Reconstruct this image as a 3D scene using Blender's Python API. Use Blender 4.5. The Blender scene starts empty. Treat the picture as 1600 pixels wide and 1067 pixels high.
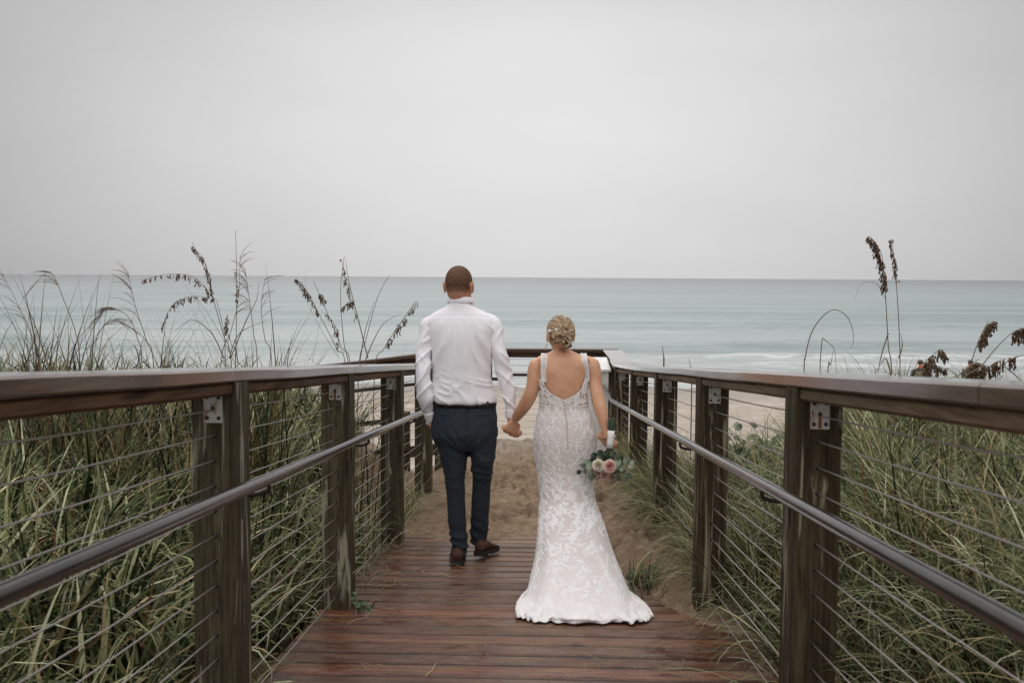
import bpy, bmesh, math, random
import numpy as np
from mathutils import Vector, Matrix, noise as mnoise
rnd = random.Random(7)
rad = math.radians
S = bpy.context.scene
COL = S.collection
PI = math.pi

# ------------------------------------------------------------------ camera, sky, sun, exposure
CAM_P = Vector((0, 0, 1.24))
PITCH, YAW, ROLL = 3.70, 1.66, 0.36
CM = Matrix.Rotation(rad(YAW), 4, 'Z') @ Matrix.Rotation(rad(90 - PITCH), 4, 'X') @ Matrix.Rotation(rad(ROLL), 4, 'Z')
cd = bpy.data.cameras.new('camera'); cam = bpy.data.objects.new('camera', cd); COL.objects.link(cam)
cam.matrix_world = Matrix.Translation(CAM_P) @ CM
cd.lens = 35; cd.sensor_width = 36; cd.clip_start = 0.05; cd.clip_end = 20000
cd.dof.use_dof = True; cd.dof.focus_distance = 5.9; cd.dof.aperture_fstop = 5.6
S.camera = cam

w = bpy.data.worlds.new('World'); S.world = w; w.use_nodes = True
nt = w.node_tree; nt.nodes.clear()
def wn(t, **k):
    n = nt.nodes.new(t)
    for a, b in k.items(): setattr(n, a, b)
    return n
SUN_EL, SUN_AZ = 48, -20      # soft light from high over the sea
out = wn('ShaderNodeOutputWorld'); bg = wn('ShaderNodeBackground')
sky = wn('ShaderNodeTexSky', sky_type='NISHITA', sun_disc=False)
sky.sun_elevation = rad(SUN_EL); sky.sun_rotation = rad(SUN_AZ); sky.dust_density = 6; sky.air_density = 1.2
hs = wn('ShaderNodeHueSaturation'); hs.inputs['Saturation'].default_value = 0.25
nt.links.new(sky.outputs[0], hs.inputs['Color'])
tc = wn('ShaderNodeTexCoord'); sep = wn('ShaderNodeSeparateXYZ'); nt.links.new(tc.outputs['Generated'], sep.inputs[0])
# overcast deck: brightness by elevation
ramp = wn('ShaderNodeValToRGB'); ramp.color_ramp.interpolation = 'EASE'
el = ramp.color_ramp.elements
SKYC = [(0.0, .72), (0.035, .76), (0.13, .80), (0.22, .77), (0.30, .66), (0.52, 1.1), (1.0, 1.8)]
el[0].position, el[1].position = SKYC[0][0], SKYC[-1][0]
def gc(v): return (v, v * .988, v * .993, 1)
el[0].color = gc(SKYC[0][1]); el[1].color = gc(SKYC[-1][1])
for p, v in SKYC[1:-1]:
    e = el.new(p); e.color = gc(v)
nt.links.new(sep.outputs['Z'], ramp.inputs[0])
# side of the sky: darkened to both sides like a lens vignette, bright behind the viewer
def wm(op, a, b=None, c=None, clamp=False):
    n = wn('ShaderNodeMath', operation=op, use_clamp=clamp)
    for i, v in enumerate((a, b, c)):
        if v is None: continue
        if isinstance(v, (int, float)): n.inputs[i].default_value = v
        else: nt.links.new(v, n.inputs[i])
    return n.outputs[0]
ax_ = wm('ABSOLUTE', wm('ADD', sep.outputs['X'], -0.0))
side = wm('MULTIPLY', wm('POWER', wm('MINIMUM', ax_, .6), 1.7), -1.3)
side = wm('ADD', side, 1.0)
back = wm('MULTIPLY', wm('MAXIMUM', wm('MULTIPLY', sep.outputs['Y'], -1.0), 0.0), .62)
fac = wm('ADD', side, back)
cn = wn('ShaderNodeTexNoise'); cn.inputs['Scale'].default_value = 2.2; cn.inputs['Detail'].default_value = 5; cn.inputs['Roughness'].default_value = .55
mp = wn('ShaderNodeMapping'); mp.inputs['Scale'].default_value = (1, 1, 3.2); nt.links.new(tc.outputs['Generated'], mp.inputs[0]); nt.links.new(mp.outputs[0], cn.inputs['Vector'])
cloud = wm('MULTIPLY_ADD', cn.outputs['Fac'], .22, .89)
fac = wm('MULTIPLY', fac, cloud)
mul = wn('ShaderNodeMix', data_type='RGBA', blend_type='MULTIPLY'); mul.inputs['Factor'].default_value = 1
nt.links.new(ramp.outputs[0], mul.inputs['A']); nt.links.new(fac, mul.inputs['B'])
scl = wn('ShaderNodeMix', data_type='RGBA', blend_type='MULTIPLY'); scl.inputs['Factor'].default_value = 1
scl.inputs['B'].default_value = (10, 10, 10, 1); nt.links.new(mul.outputs['Result'], scl.inputs['A'])
mx = wn('ShaderNodeMix', data_type='RGBA'); mx.inputs['Factor'].default_value = .97
nt.links.new(hs.outputs[0], mx.inputs['A']); nt.links.new(scl.outputs['Result'], mx.inputs['B'])
nt.links.new(mx.outputs['Result'], bg.inputs['Color']); bg.inputs['Strength'].default_value = 0.1
nt.links.new(bg.outputs[0], out.inputs[0])

sl = bpy.data.lights.new('sun', 'SUN'); sl.energy = 0.5; sl.angle = rad(40); sl.color = (1, .97, .93)
so = bpy.data.objects.new('sun', sl); COL.objects.link(so)
so.rotation_euler = (rad(-(90 - SUN_EL)), 0, rad(-SUN_AZ)); so.location = (0, 20, 30)
# the lamp shines from above the sea (+Y) towards the viewer
so.rotation_euler = Vector((math.sin(rad(SUN_AZ)) * -math.cos(rad(SUN_EL)), -math.cos(rad(SUN_AZ)) * math.cos(rad(SUN_EL)), -math.sin(rad(SUN_EL)))).to_track_quat('-Z', 'Y').to_euler()
S.view_settings.view_transform = 'Standard'; S.view_settings.look = 'None'; S.view_settings.exposure = 0; S.view_settings.gamma = 1
S.render.engine = 'CYCLES'
S.cycles.use_denoising = True; S.cycles.denoising_prefilter = 'ACCURATE'
S.cycles.max_bounces = 5; S.cycles.transparent_max_bounces = 8

def W(px, py, Y):
    """the world point at forward distance Y that the photograph shows at pixel (px, py) of 1600 x 1067 (used to survey real positions)"""
    d = CM @ Vector(((px - 800) / 1555.6, -(py - 533.5) / 1555.6, -1))
    return CAM_P + d * (Y / d.y)

# ------------------------------------------------------------------ object helpers
WL = {}
def tag(o, label=None, cat=None, group=None, kind=None):
    if label: o['label'] = label
    if cat: o['category'] = cat
    if group: o['group'] = group
    if kind: o['kind'] = kind
    return o
def thing(name, label, cat, loc, group=None):
    o = bpy.data.objects.new(name, None); COL.objects.link(o); o.location = loc; o.empty_display_size = .1
    WL[o.name] = Vector(loc)
    return tag(o, label, cat, group)
def link(name, me, mat, parent=None, smooth=True):
    o = bpy.data.objects.new(name, me); COL.objects.link(o)
    if mat and len(me.materials) == 0: me.materials.append(mat)
    if smooth:
        me.polygons.foreach_set('use_smooth', [True] * len(me.polygons))
    if parent:
        o.parent = parent; o.matrix_parent_inverse = Matrix.Translation(-WL.get(parent.name, Vector((0, 0, 0))))
    return o

class MB:
    def __init__(s): s.v = []; s.f = []; s.c = []
    def add(s, vs, fs, col=None):
        n = len(s.v); s.v += [tuple(v) for v in vs]; s.f += [tuple(i + n for i in f) for f in fs]
        if col is not None: s.c += [col] * len(vs)
    def box(s, a, b, bev=0):
        """axis box, with chamfered long edges when bev > 0"""
        (x0, y0, z0), (x1, y1, z1) = a, b
        if bev <= 0:
            s.add([(x0,y0,z0),(x1,y0,z0),(x1,y1,z0),(x0,y1,z0),(x0,y0,z1),(x1,y0,z1),(x1,y1,z1),(x0,y1,z1)],
                  [(0,3,2,1),(4,5,6,7),(0,1,5,4),(1,2,6,5),(2,3,7,6),(3,0,4,7)]); return
        bm = bmesh.new(); bmesh.ops.create_cube(bm, size=1)
        for v in bm.verts: v.co = Vector(((x0+x1)/2 + v.co.x*(x1-x0), (y0+y1)/2 + v.co.y*(y1-y0), (z0+z1)/2 + v.co.z*(z1-z0)))
        bmesh.ops.bevel(bm, geom=bm.edges[:], offset=bev, segments=2, affect='EDGES', profile=.5)
        s.bm(bm)
    def bm(s, bm):
        bm.verts.index_update()
        s.add([v.co[:] for v in bm.verts], [[v.index for v in f.verts] for f in bm.faces]); bm.free()
    def beam(s, p0, p1, wid, hgt, bev=.003, up=Vector((0,0,1)), segs=1, wob=0):
        """board from p0 to p1 (centre line), wid across, hgt along up"""
        p0, p1 = Vector(p0), Vector(p1); t = (p1 - p0).normalized()
        sd = t.cross(up).normalized(); u = sd.cross(t).normalized()
        b = bev; hw, hh = wid/2, hgt/2
        prof = [(-hw+b,-hh),(hw-b,-hh),(hw,-hh+b),(hw,hh-b),(hw-b,hh),(-hw+b,hh),(-hw,hh-b),(-hw,-hh+b)]
        vs = []
        for i in range(segs + 1):
            c = p0.lerp(p1, i / segs)
            o = (mnoise.noise(c * 1.7) * wob, mnoise.noise(c * 1.7 + Vector((9, 3, 1))) * wob)
            for (a, h) in prof: vs.append(c + sd * (a + o[0]) + u * (h + o[1]))
        fs = [(7,6,5,4,3,2,1,0), tuple(segs*8 + i for i in range(8))]
        for k in range(segs):
            for i in range(8):
                j = (i + 1) % 8; fs.append((k*8+i, k*8+j, k*8+8+j, k*8+8+i))
        s.add(vs, fs)
    def tube(s, pts, rads, n=8, flat=1.0, flatdir=None, cap=True, col=None):
        pts = [Vector(p) for p in pts]
        if isinstance(rads, (int, float)): rads = [rads] * len(pts)
        m = len(pts); vs = []; prev = None
        for i, p in enumerate(pts):
            t = (pts[min(i+1, m-1)] - pts[max(i-1, 0)])
            if t.length < 1e-9: t = Vector((0,0,1))
            t.normalize()
            if prev is None:
                ref = flatdir if flatdir is not None else (Vector((0,0,1)) if abs(t.z) < .9 else Vector((0,1,0)))
            else: ref = prev
            a = (ref - t * ref.dot(t))
            if a.length < 1e-6: a = t.orthogonal()
            a.normalize(); b = t.cross(a); prev = a
            r = rads[i]
            ra = r * flat if not isinstance(r, tuple) else r[0]; rb = r if not isinstance(r, tuple) else r[1]
            for k in range(n):
                q = 2*PI*k/n; vs.append(p + a * (ra * math.cos(q)) + b * (rb * math.sin(q)))
        fs = []
        for i in range(m - 1):
            for k in range(n):
                j = (k+1) % n; fs.append((i*n+k, i*n+j, (i+1)*n+j, (i+1)*n+k))
        if cap:
            fs.append(tuple(range(n-1, -1, -1))); fs.append(tuple((m-1)*n + k for k in range(n)))
        s.add(vs, fs, col)
    def rings(s, R, n=28, p=2.0, sub=3):
        """closed loft of rings (centre, half x vector, half y vector); Catmull-Rom between them"""
        P = [(Vector(c), Vector(a), Vector(b)) for c, a, b in R]
        out_ = []
        for i in range(len(P) - 1):
            q0, q1, q2, q3 = P[max(i-1,0)], P[i], P[i+1], P[min(i+2, len(P)-1)]
            for k in range(sub):
                t = k / sub
                out_.append([cr(q0[j], q1[j], q2[j], q3[j], t) for j in range(3)])
        out_.append(P[-1])
        vs = []
        for c, a, b in out_:
            for k in range(n):
                q = 2*PI*k/n; cx, sy = math.cos(q), math.sin(q)
                ex = math.copysign(abs(cx) ** (2/p), cx); ey = math.copysign(abs(sy) ** (2/p), sy)
                vs.append(c + a * ex + b * ey)
        m = len(out_); fs = [tuple(range(n-1, -1, -1)), tuple((m-1)*n + k for k in range(n))]
        for i in range(m-1):
            for k in range(n):
                j = (k+1) % n; fs.append((i*n+k, i*n+j, (i+1)*n+j, (i+1)*n+k))
        s.add(vs, fs)
    def ball(s, c, r, M3=None, n=16, m=10, col=None):
        c = Vector(c); r = (r, r, r) if isinstance(r, (int, float)) else r
        vs = []; fs = []
        def T(x, y, z):
            v = Vector((x*r[0], y*r[1], z*r[2])); return c + (M3 @ v if M3 else v)
        vs.append(T(0,0,1))
        for i in range(1, m):
            t = PI*i/m
            for k in range(n):
                q = 2*PI*k/n; vs.append(T(math.sin(t)*math.cos(q), math.sin(t)*math.sin(q), math.cos(t)))
        vs.append(T(0,0,-1)); L = len(vs)-1
        for k in range(n):
            j = (k+1) % n; fs.append((0, 1+k, 1+j)); fs.append((L, 1+(m-2)*n+j, 1+(m-2)*n+k))
            for i in range(m-2): fs.append((1+i*n+k, 1+(i+1)*n+k, 1+(i+1)*n+j, 1+i*n+j))
        s.add(vs, fs, col)
    def mesh(s, name):
        me = bpy.data.meshes.new(name); me.from_pydata(s.v, [], s.f); me.update()
        if s.c:
            ca = me.color_attributes.new('col', 'FLOAT_COLOR', 'POINT')
            ca.data.foreach_set('color', np.array([tuple(c) + (1,) for c in s.c], dtype=np.float32).ravel())
        return me
    def build(s, name, mat, parent=None, smooth=True): return link(name, s.mesh(name), mat, parent, smooth)

def cr(a, b, c, d, t):
    return ((b*2) + (c-a)*t + (a*2 - b*5 + c*4 - d)*(t*t) + (b*3 - a - c*3 + d)*(t*t*t)) * .5
def curve(pts, sub=6):
    P = [Vector(p) for p in pts]; o = []
    for i in range(len(P)-1):
        for k in range(sub): o.append(cr(P[max(i-1,0)], P[i], P[i+1], P[min(i+2,len(P)-1)], k/sub))
    o.append(P[-1]); return o
def lerpl(vals, n):
    return [float(np.interp(i/(n-1)*(len(vals)-1), range(len(vals)), vals)) for i in range(n)]
def blob(mb, name, voxel=.006, smooth=4, fac=.5):
    """voxel union of closed shapes, smoothed, as a plain mesh"""
    me = mb.mesh(name); o = bpy.data.objects.new('tmp', me); COL.objects.link(o)
    m = o.modifiers.new('r', 'REMESH'); m.mode = 'VOXEL'; m.voxel_size = voxel
    if smooth:
        q = o.modifiers.new('s', 'SMOOTH'); q.factor = fac; q.iterations = smooth
    dg = bpy.context.evaluated_depsgraph_get(); dg.update()
    r = bpy.data.meshes.new_from_object(o.evaluated_get(dg)); r.name = name
    bpy.data.objects.remove(o); bpy.data.meshes.remove(me)
    return r
def vco(me):
    a = np.empty(len(me.vertices)*3, dtype=np.float32); me.vertices.foreach_get('co', a); return a.reshape(-1, 3)
def vno(me):
    a = np.empty(len(me.vertices)*3, dtype=np.float32); me.vertices.foreach_get('normal', a); return a.reshape(-1, 3)
def setco(me, a): me.vertices.foreach_set('co', a.astype(np.float32).ravel()); me.update()
def setcol(me, rgb):
    ca = me.color_attributes.new('col', 'FLOAT_COLOR', 'POINT')
    ca.data.foreach_set('color', np.concatenate([rgb, np.ones((len(rgb), 1))], 1).astype(np.float32).ravel())
# fast value noise in numpy
_rg = np.random.RandomState(3); _T = _rg.rand(64, 64, 64).astype(np.float32)
def vn(x, y, z=0.0):
    x = np.asarray(x, dtype=np.float64); y = np.asarray(y, dtype=np.float64) + 0*x; z = np.asarray(z, dtype=np.float64) + 0*x; x = x + 0*y
    xi, yi, zi = np.floor(x).astype(int), np.floor(y).astype(int), np.floor(z).astype(int)
    fx, fy, fz = x-xi, y-yi, z-zi
    fx, fy, fz = [f*f*(3-2*f) for f in (fx, fy, fz)]
    def g(a, b, c): return _T[(xi+a) & 63, (yi+b) & 63, (zi+c) & 63]
    l = lambda a, b, t: a + (b-a)*t
    return l(l(l(g(0,0,0), g(1,0,0), fx), l(g(0,1,0), g(1,1,0), fx), fy), l(l(g(0,0,1), g(1,0,1), fx), l(g(0,1,1), g(1,1,1), fx), fy), fz)*2-1
def sst(a, b, x):
    t = np.clip((np.asarray(x, dtype=np.float64)-a)/(b-a), 0, 1); return t*t*(3-2*t)

# ------------------------------------------------------------------ materials
class NM:
    def __init__(s, name):
        s.m = bpy.data.materials.new(name); s.m.use_nodes = True; s.t = s.m.node_tree; s.b = s.t.nodes['Principled BSDF']; s.out = s.t.nodes['Material Output']
        s.tc = s.t.nodes.new('ShaderNodeTexCoord')
    def n(s, t, **k):
        x = s.t.nodes.new(t)
        for a, b in k.items(): setattr(x, a, b)
        return x
    def l(s, a, b): s.t.links.new(a, b)
    def inp(s, sock, v):
        if isinstance(v, (int, float, tuple)): sock.default_value = v if not (isinstance(v, tuple) and len(v) == 3 and len(sock.default_value) == 4) else (*v, 1)
        else: s.l(v, sock)
    def vec(s, scale=(1,1,1), loc=(0,0,0), rot=(0,0,0)):
        m = s.n('ShaderNodeMapping'); m.inputs['Scale'].default_value = scale; m.inputs['Location'].default_value = loc; m.inputs['Rotation'].default_value = rot
        s.l(s.tc.outputs['Object'], m.inputs[0]); return m.outputs[0]
    def noise(s, scale, detail=4, rough=.55, vec=None, dist=0):
        x = s.n('ShaderNodeTexNoise'); x.inputs['Scale'].default_value = scale; x.inputs['Detail'].default_value = detail; x.inputs['Roughness'].default_value = rough; x.inputs['Distortion'].default_value = dist
        s.l(vec if vec is not None else s.tc.outputs['Object'], x.inputs['Vector']); return x.outputs['Fac']
    def math(s, op, a, b=0.0, c=0.0, clamp=False):
        x = s.n('ShaderNodeMath', operation=op, use_clamp=clamp)
        for i, v in enumerate((a, b, c)): s.inp(x.inputs[i], float(v) if isinstance(v, int) else v)
        return x.outputs[0]
    def ramp(s, f, stops):
        x = s.n('ShaderNodeValToRGB'); e = x.color_ramp.elements
        def C(c): return (c, c, c, 1) if isinstance(c, (int, float)) else (*c, 1)
        e[0].position, e[1].position = stops[0][0], stops[-1][0]; e[0].color, e[1].color = C(stops[0][1]), C(stops[-1][1])
        for p, c in stops[1:-1]: q = e.new(p); q.color = C(c)
        s.l(f, x.inputs[0]); return x.outputs[0]
    def mix(s, f, a, b, blend='MIX'):
        x = s.n('ShaderNodeMix', data_type='RGBA', blend_type=blend); s.inp(x.inputs['Factor'], f); s.inp(x.inputs['A'], a); s.inp(x.inputs['B'], b); return x.outputs['Result']
    def bump(s, h, strength=.4, dist=.01, nrm=None):
        x = s.n('ShaderNodeBump'); x.inputs['Strength'].default_value = strength; x.inputs['Distance'].default_value = dist; s.l(h, x.inputs['Height'])
        if nrm is not None: s.l(nrm, x.inputs['Normal'])
        return x.outputs[0]
    def set(s, **k):
        names = dict(color='Base Color', rough='Roughness', metal='Metallic', spec='Specular IOR Level', normal='Normal', sss='Subsurface Weight', sheen='Sheen Weight', coat='Coat Weight', trans='Transmission Weight', alpha='Alpha')
        for a, v in k.items(): s.inp(s.b.inputs[names[a]], v)
        return s.m
    def attr(s, name='col'):
        x = s.n('ShaderNodeAttribute'); x.attribute_name = name; return x.outputs['Color']

def wood(name, c1, c2, c3, axis='Z', rough=(.35, .6), stain=None, grain=1.0, spec=.07):
    """weathered wood, grain running along axis"""
    M = NM(name); st = {'X': (1.2, 22, 22), 'Y': (22, 1.2, 22), 'Z': (22, 22, 1.2)}[axis]
    st2 = tuple(a*4 for a in st)
    v = M.vec(st)
    g1 = M.noise(1.0, 5, .6, v, .6); g2 = M.noise(1.0, 4, .7, M.vec(st2, (3,1,7)), .3)
    big = M.noise(1.7, 3, .55, M.vec(tuple(min(a, 3.0) if a > 2 else .6 for a in st)))
    c = M.mix(M.ramp(g1, [(.3, 0), (.7, 1)]), c1, c2)
    c = M.mix(M.ramp(big, [(.42, 0), (.62, 1)]), c, c3)
    c = M.mix(M.math('MULTIPLY', M.ramp(g2, [(.38, 1), (.56, 0)]), .55*grain), c, tuple(x*.3 for x in c1))
    # knots
    vo = M.n('ShaderNodeTexVoronoi'); vo.inputs['Scale'].default_value = 1.0; M.l(M.vec({'X': (1.1, 7, 7), 'Y': (7, 1.1, 7), 'Z': (7, 7, 1.1)}[axis]), vo.inputs['Vector'])
    c = M.mix(M.ramp(vo.outputs['Distance'], [(.05, .85), (.13, 0)]), c, tuple(x*.25 for x in c1))
    if stain:
        sn = M.noise(1.0, 4, .6, M.vec({'Z': (26, 26, 1.6)}.get(axis, (9, 3, 9)), (5,5,5)), .8)
        c = M.mix(M.ramp(sn, [(.56, 0), (.63, 1)]), c, stain)
    r = M.math('MULTIPLY_ADD', M.noise(5, 4), rough[1]-rough[0], rough[0])
    return M.set(color=c, rough=r, spec=spec, normal=M.bump(M.mix(.5, g1, g2), .55, .004))

m_post = wood('wet green grey post timber', (.022,.016,.008), (.150,.128,.080), (.075,.062,.038), 'Z', (.5,.75), stain=(.30,.285,.21))
m_postr = wood('dark wet post timber', (.018,.012,.006), (.125,.100,.060), (.050,.038,.022), 'Z', (.5,.75), stain=(.28,.25,.17))
m_cap = wood('weathered wet cap board', (.070,.036,.023), (.155,.090,.062), (.095,.045,.026), 'Y', (.16,.32), grain=.9, spec=.2)
m_cap.node_tree.nodes['Principled BSDF'].inputs['Coat Weight'].default_value = .9; m_cap.node_tree.nodes['Principled BSDF'].inputs['Coat Roughness'].default_value = .12
m_capx = wood('dark wet cap board across', (.065,.040,.030), (.12,.075,.055), (.05,.032,.026), 'X', (.22,.4))
m_rim = wood('brown rail board', (.10,.050,.025), (.19,.105,.058), (.09,.055,.033), 'Y', (.5,.7))
m_rimr = wood('pale brown rail board', (.17,.11,.062), (.29,.205,.13), (.15,.11,.07), 'Y', (.45,.65))
M = NM('brushed wet steel pipe')
m_pipe = M.set(color=M.mix(M.ramp(M.noise(7, 5, .6), [(.35, 0), (.7, 1)]), (.014,.010,.009), (.045,.033,.030)), metal=.2, spec=.35, coat=.35, rough=M.math('MULTIPLY_ADD', M.noise(40, 4, .7), .22, .12), normal=M.bump(M.noise(70, 3, .6), .10, .002))
M = NM('stainless cable')
m_cable = M.set(color=(.45,.42,.39), metal=.7, rough=.38, normal=M.bump(M.n('ShaderNodeTexWave').outputs['Fac'], .1, .001))
M = NM('galvanised plate with rust')
m_plate = M.set(color=M.mix(M.ramp(M.noise(30, 5, .7, M.vec((1,1,.35))), [(.54, 0), (.66, 1)]), M.mix(M.noise(60, 3), (.38,.36,.33), (.56,.54,.50)), (.24,.11,.05)), metal=.2, rough=.55)
M = NM('rust streak'); m_rust = M.set(color=(.22,.085,.03), rough=.85)
M = NM('dark iron'); m_iron = M.set(color=(.03,.026,.024), metal=.6, rough=.4)
# ------------------------------------------------------------------ terrain
SLOPE = .084; YL = 10.2; ZL = -SLOPE*YL
def deck(y): return -SLOPE * np.minimum(y, YL)
_fp = []
_r2 = random.Random(5)
for i in range(330):
    _fp.append((_r2.uniform(-.85, .85), _r2.uniform(5.6, 12.2), _r2.gauss(0, .5), _r2.uniform(.6, 1.1)))
def ground(x, y, fine=True):
    x = np.asarray(x, dtype=np.float64); y = np.asarray(y, dtype=np.float64)
    D = -SLOPE*np.minimum(y, YL)
    # path of blown sand lying over the lower end of the boards
    yb = np.interp(x, [-1.2, -.9, 0, .45, .7, .95, 1.2], [6.75, 6.8, 6.7, 6.2, 5.2, 4.6, 4.4]) + .25*vn(x*2.2, y*0+3)
    s = np.clip((y-yb)*.10, -.30, .045) + .10*sst(7, 10, y)*(1-.8*sst(10, 12, y)) + .10*sst(.35, 1.1, x)*sst(4.4, 5.6, y)
    path = D + s + (.012*vn(x*7, y*7) + .008*vn(x*19, y*19))*sst(0, .3, y-yb+.2)
    if fine:
        for fx, fy, fa, fs in _fp:
            dx, dy = x-fx, y-fy; ca, sa = math.cos(fa), math.sin(fa)
            u = (dx*ca+dy*sa)/(.055*fs); v = (-dx*sa+dy*ca)/(.13*fs); q = u*u+v*v
            path = path + np.where(q < 6, (-.046*np.exp(-q) + .022*np.exp(-(np.sqrt(q)-1.5)**2*3)), 0)*sst(.2, .6, fy-yb)
    L = -.30 + .10*vn(x*.5, y*.5) + .05*vn(x*1.7, y*1.7)
    hl = L*1.0 - .25*sst(3, 9, y)*(1-sst(1.2, 3.5, -x)) - .06*y*.6*(1-sst(1.0, 2.5, -x))
    hr = .02 + .10*vn(x*.6+9, y*.6) + .05*vn(x*1.9, y*1.9)
    hr = hr - .35*(1-sst(1.0, 1.7, x)) - .050*np.clip(y-2.5, 0, 9)*(1-sst(.27, .34, x/np.maximum(y, .1))) - .02*y
    near = np.where(x < 0, sst(.95, 1.35, -x), sst(.88, 1.25, x))
    side = np.where(x < 0, hl, hr)
    # the sand inside spills a little under the rails
    h = path*(1-near) + side*near
    # beach beyond the dune
    yy = y + .8*vn(x*.2+4, y*0) 
    beach = np.interp(yy, [9, 12.2, 14, 18, 24, 34, 45, 60, 90], [-.9, -1.3, -1.9, -2.45, -2.8, -3.28, -3.60, -4.3, -6.5])
    beach = beach + .05*vn(x*.5, y*.5) + .03*vn(x*1.6, y*1.6) + .012*vn(x*5, y*5)
    ys = np.where(x < -1.2, np.interp(-x, [1.2, 3, 9], [9.5, 12, 13]), np.where(x > .95, np.interp(x/np.maximum(y, .1), [.1, .24, .33, .5], [9.0, 8.0, 11.5, 13]), 12.35))
    t = sst(0, 1, (y-ys)/np.where(np.abs(x) < 1.15, .6, 4.0))
    return h*(1-t) + beach*t
def axis_pts(segs):
    o = []
    for a, b, st in segs: o += list(np.arange(a, b-1e-6, st))
    o.append(segs[-1][1]); return np.array(o)
def sheet(name, X, Y, Z, mat, parent=None):
    ny, nx = Z.shape
    co = np.stack([np.broadcast_to(X, (ny, nx)), np.broadcast_to(Y[:, None], (ny, nx)), Z], -1).reshape(-1, 3)
    i = np.arange(ny*nx).reshape(ny, nx)
    q = np.stack([i[:-1, :-1], i[:-1, 1:], i[1:, 1:], i[1:, :-1]], -1).reshape(-1, 4)
    me = npmesh(name, co, q); return link(name, me, mat, parent)
def npmesh(name, co, q):
    me = bpy.data.meshes.new(name); me.vertices.add(len(co)); me.vertices.foreach_set('co', np.asarray(co, dtype=np.float32).ravel())
    nq = len(q); me.loops.add(nq*4); me.loops.foreach_set('vertex_index', np.asarray(q, dtype=np.int32).ravel())
    me.polygons.add(nq); me.polygons.foreach_set('loop_start', np.arange(nq, dtype=np.int32)*4); me.polygons.foreach_set('loop_total', np.full(nq, 4, dtype=np.int32))
    me.update(calc_edges=True); me.validate(); return me

gx = axis_pts([(-300,-60,40),(-60,-12,3),(-12,-4,.4),(-4,-1.5,.08),(-1.5,-.95,.04),(-.95,.95,.022),(.95,1.6,.04),(1.6,4,.08),(4,12,.4),(12,60,3),(60,300,40)])
gy = axis_pts([(-12,-2,1),(-2,4,.1),(4,5.4,.05),(5.4,9.5,.022),(9.5,12.6,.04),(12.6,24,.15),(24,50,.5),(50,92,3)])
GX, GY = np.meshgrid(gx, gy)
GZ = ground(GX, GY)
M = NM('damp sand')
n1 = M.noise(1.3, 5, .6); n2 = M.noise(14, 5, .65); n3 = M.noise(220, 3, .7)
sp = M.n('ShaderNodeSeparateXYZ'); M.l(M.tc.outputs['Object'], sp.inputs[0])
c = M.mix(M.ramp(n1, [(.35, 0), (.65, 1)]), (.28,.20,.13), (.41,.305,.21))
c = M.mix(M.ramp(n2, [(.35, .75), (.6, 0)]), c, (.16,.105,.068))
c = M.mix(M.ramp(n3, [(.3, .5), (.6, 0)]), c, (.12,.08,.05))
farS = M.mix(M.ramp(M.noise(1.0, 5, .65, M.vec((1.2, 3, 1))), [(.4, 0), (.62, 1)]), (.40,.335,.27), (.53,.465,.395))
wet = M.mix(M.ramp(M.math('DIVIDE', sp.outputs['Y'], 60.0), [(.60, 0), (.72, 1)]), farS, (.33,.30,.27))
c = M.mix(M.ramp(M.math('DIVIDE', sp.outputs['Y'], 20.0), [(.50, 0), (.68, 1)]), c, wet)
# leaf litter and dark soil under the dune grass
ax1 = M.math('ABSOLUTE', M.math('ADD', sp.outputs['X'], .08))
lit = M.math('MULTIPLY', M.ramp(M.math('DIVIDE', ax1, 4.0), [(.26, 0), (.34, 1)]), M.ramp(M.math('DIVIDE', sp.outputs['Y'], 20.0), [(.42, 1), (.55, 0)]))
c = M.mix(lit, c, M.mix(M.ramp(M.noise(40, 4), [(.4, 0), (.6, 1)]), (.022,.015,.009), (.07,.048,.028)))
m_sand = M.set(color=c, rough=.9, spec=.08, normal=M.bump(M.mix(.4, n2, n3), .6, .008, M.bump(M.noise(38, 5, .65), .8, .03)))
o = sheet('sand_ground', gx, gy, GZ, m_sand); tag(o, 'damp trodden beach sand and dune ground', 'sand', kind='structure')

# ------------------------------------------------------------------ sea
SEA = 1.24 - 4.82
sx = axis_pts([(-6000,-400,400),(-400,-60,20),(-60,60,.5),(60,400,20),(400,6000,400)])
sy = axis_pts([(40,62,.16),(62,130,.8),(130,300,6),(300,1500,60),(1500,12000,700)])
SX, SY = np.meshgrid(sx, sy)
def crest(y0, amp, wid, seed, cut):
    yc = y0 + 2.2*vn(SX*.035+seed, 0*SX+seed) + .7*vn(SX*.16+seed*3, 0*SX)
    a = np.clip(vn(SX*.05+seed*7, 0*SX+seed)*1.6+cut, 0, 1)
    d = (SY-yc)/wid
    return amp*a*np.exp(-np.where(d < 0, (d*2.1)**2, d**2))
wav = crest(48.5, .22, 1.5, 1, .6) + crest(53.5, .42, 1.9, 2, .45) + crest(60, .50, 2.6, 5, .5) + crest(71, .40, 3.2, 8, .5) + crest(88, .4, 4, 11, .6) + crest(108, .4, 5, 14, .6)
ch = (.05*vn(SX*.5, SY*1.1) + .03*vn(SX*1.3, SY*2.3, 3))
fade = np.clip((SY-42)/5, .1, 1)*np.clip((260-SY)/120, 0, 1)
SZ = SEA + wav*fade + ch*fade
foamv = .75*np.clip((wav - .16)/.22, 0, 1)*(SY < 66)
M = NM('grey green sea water')
sp = M.n('ShaderNodeSeparateXYZ'); M.l(M.tc.outputs['Object'], sp.inputs[0])
dist = M.math('LOGARITHM', M.math('MAXIMUM', sp.outputs['Y'], 30.0), 10.0)
dn = M.math('DIVIDE', M.math('ADD', dist, -1.6), 2.2, clamp=True)     # 40 m .. 6 km
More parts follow.
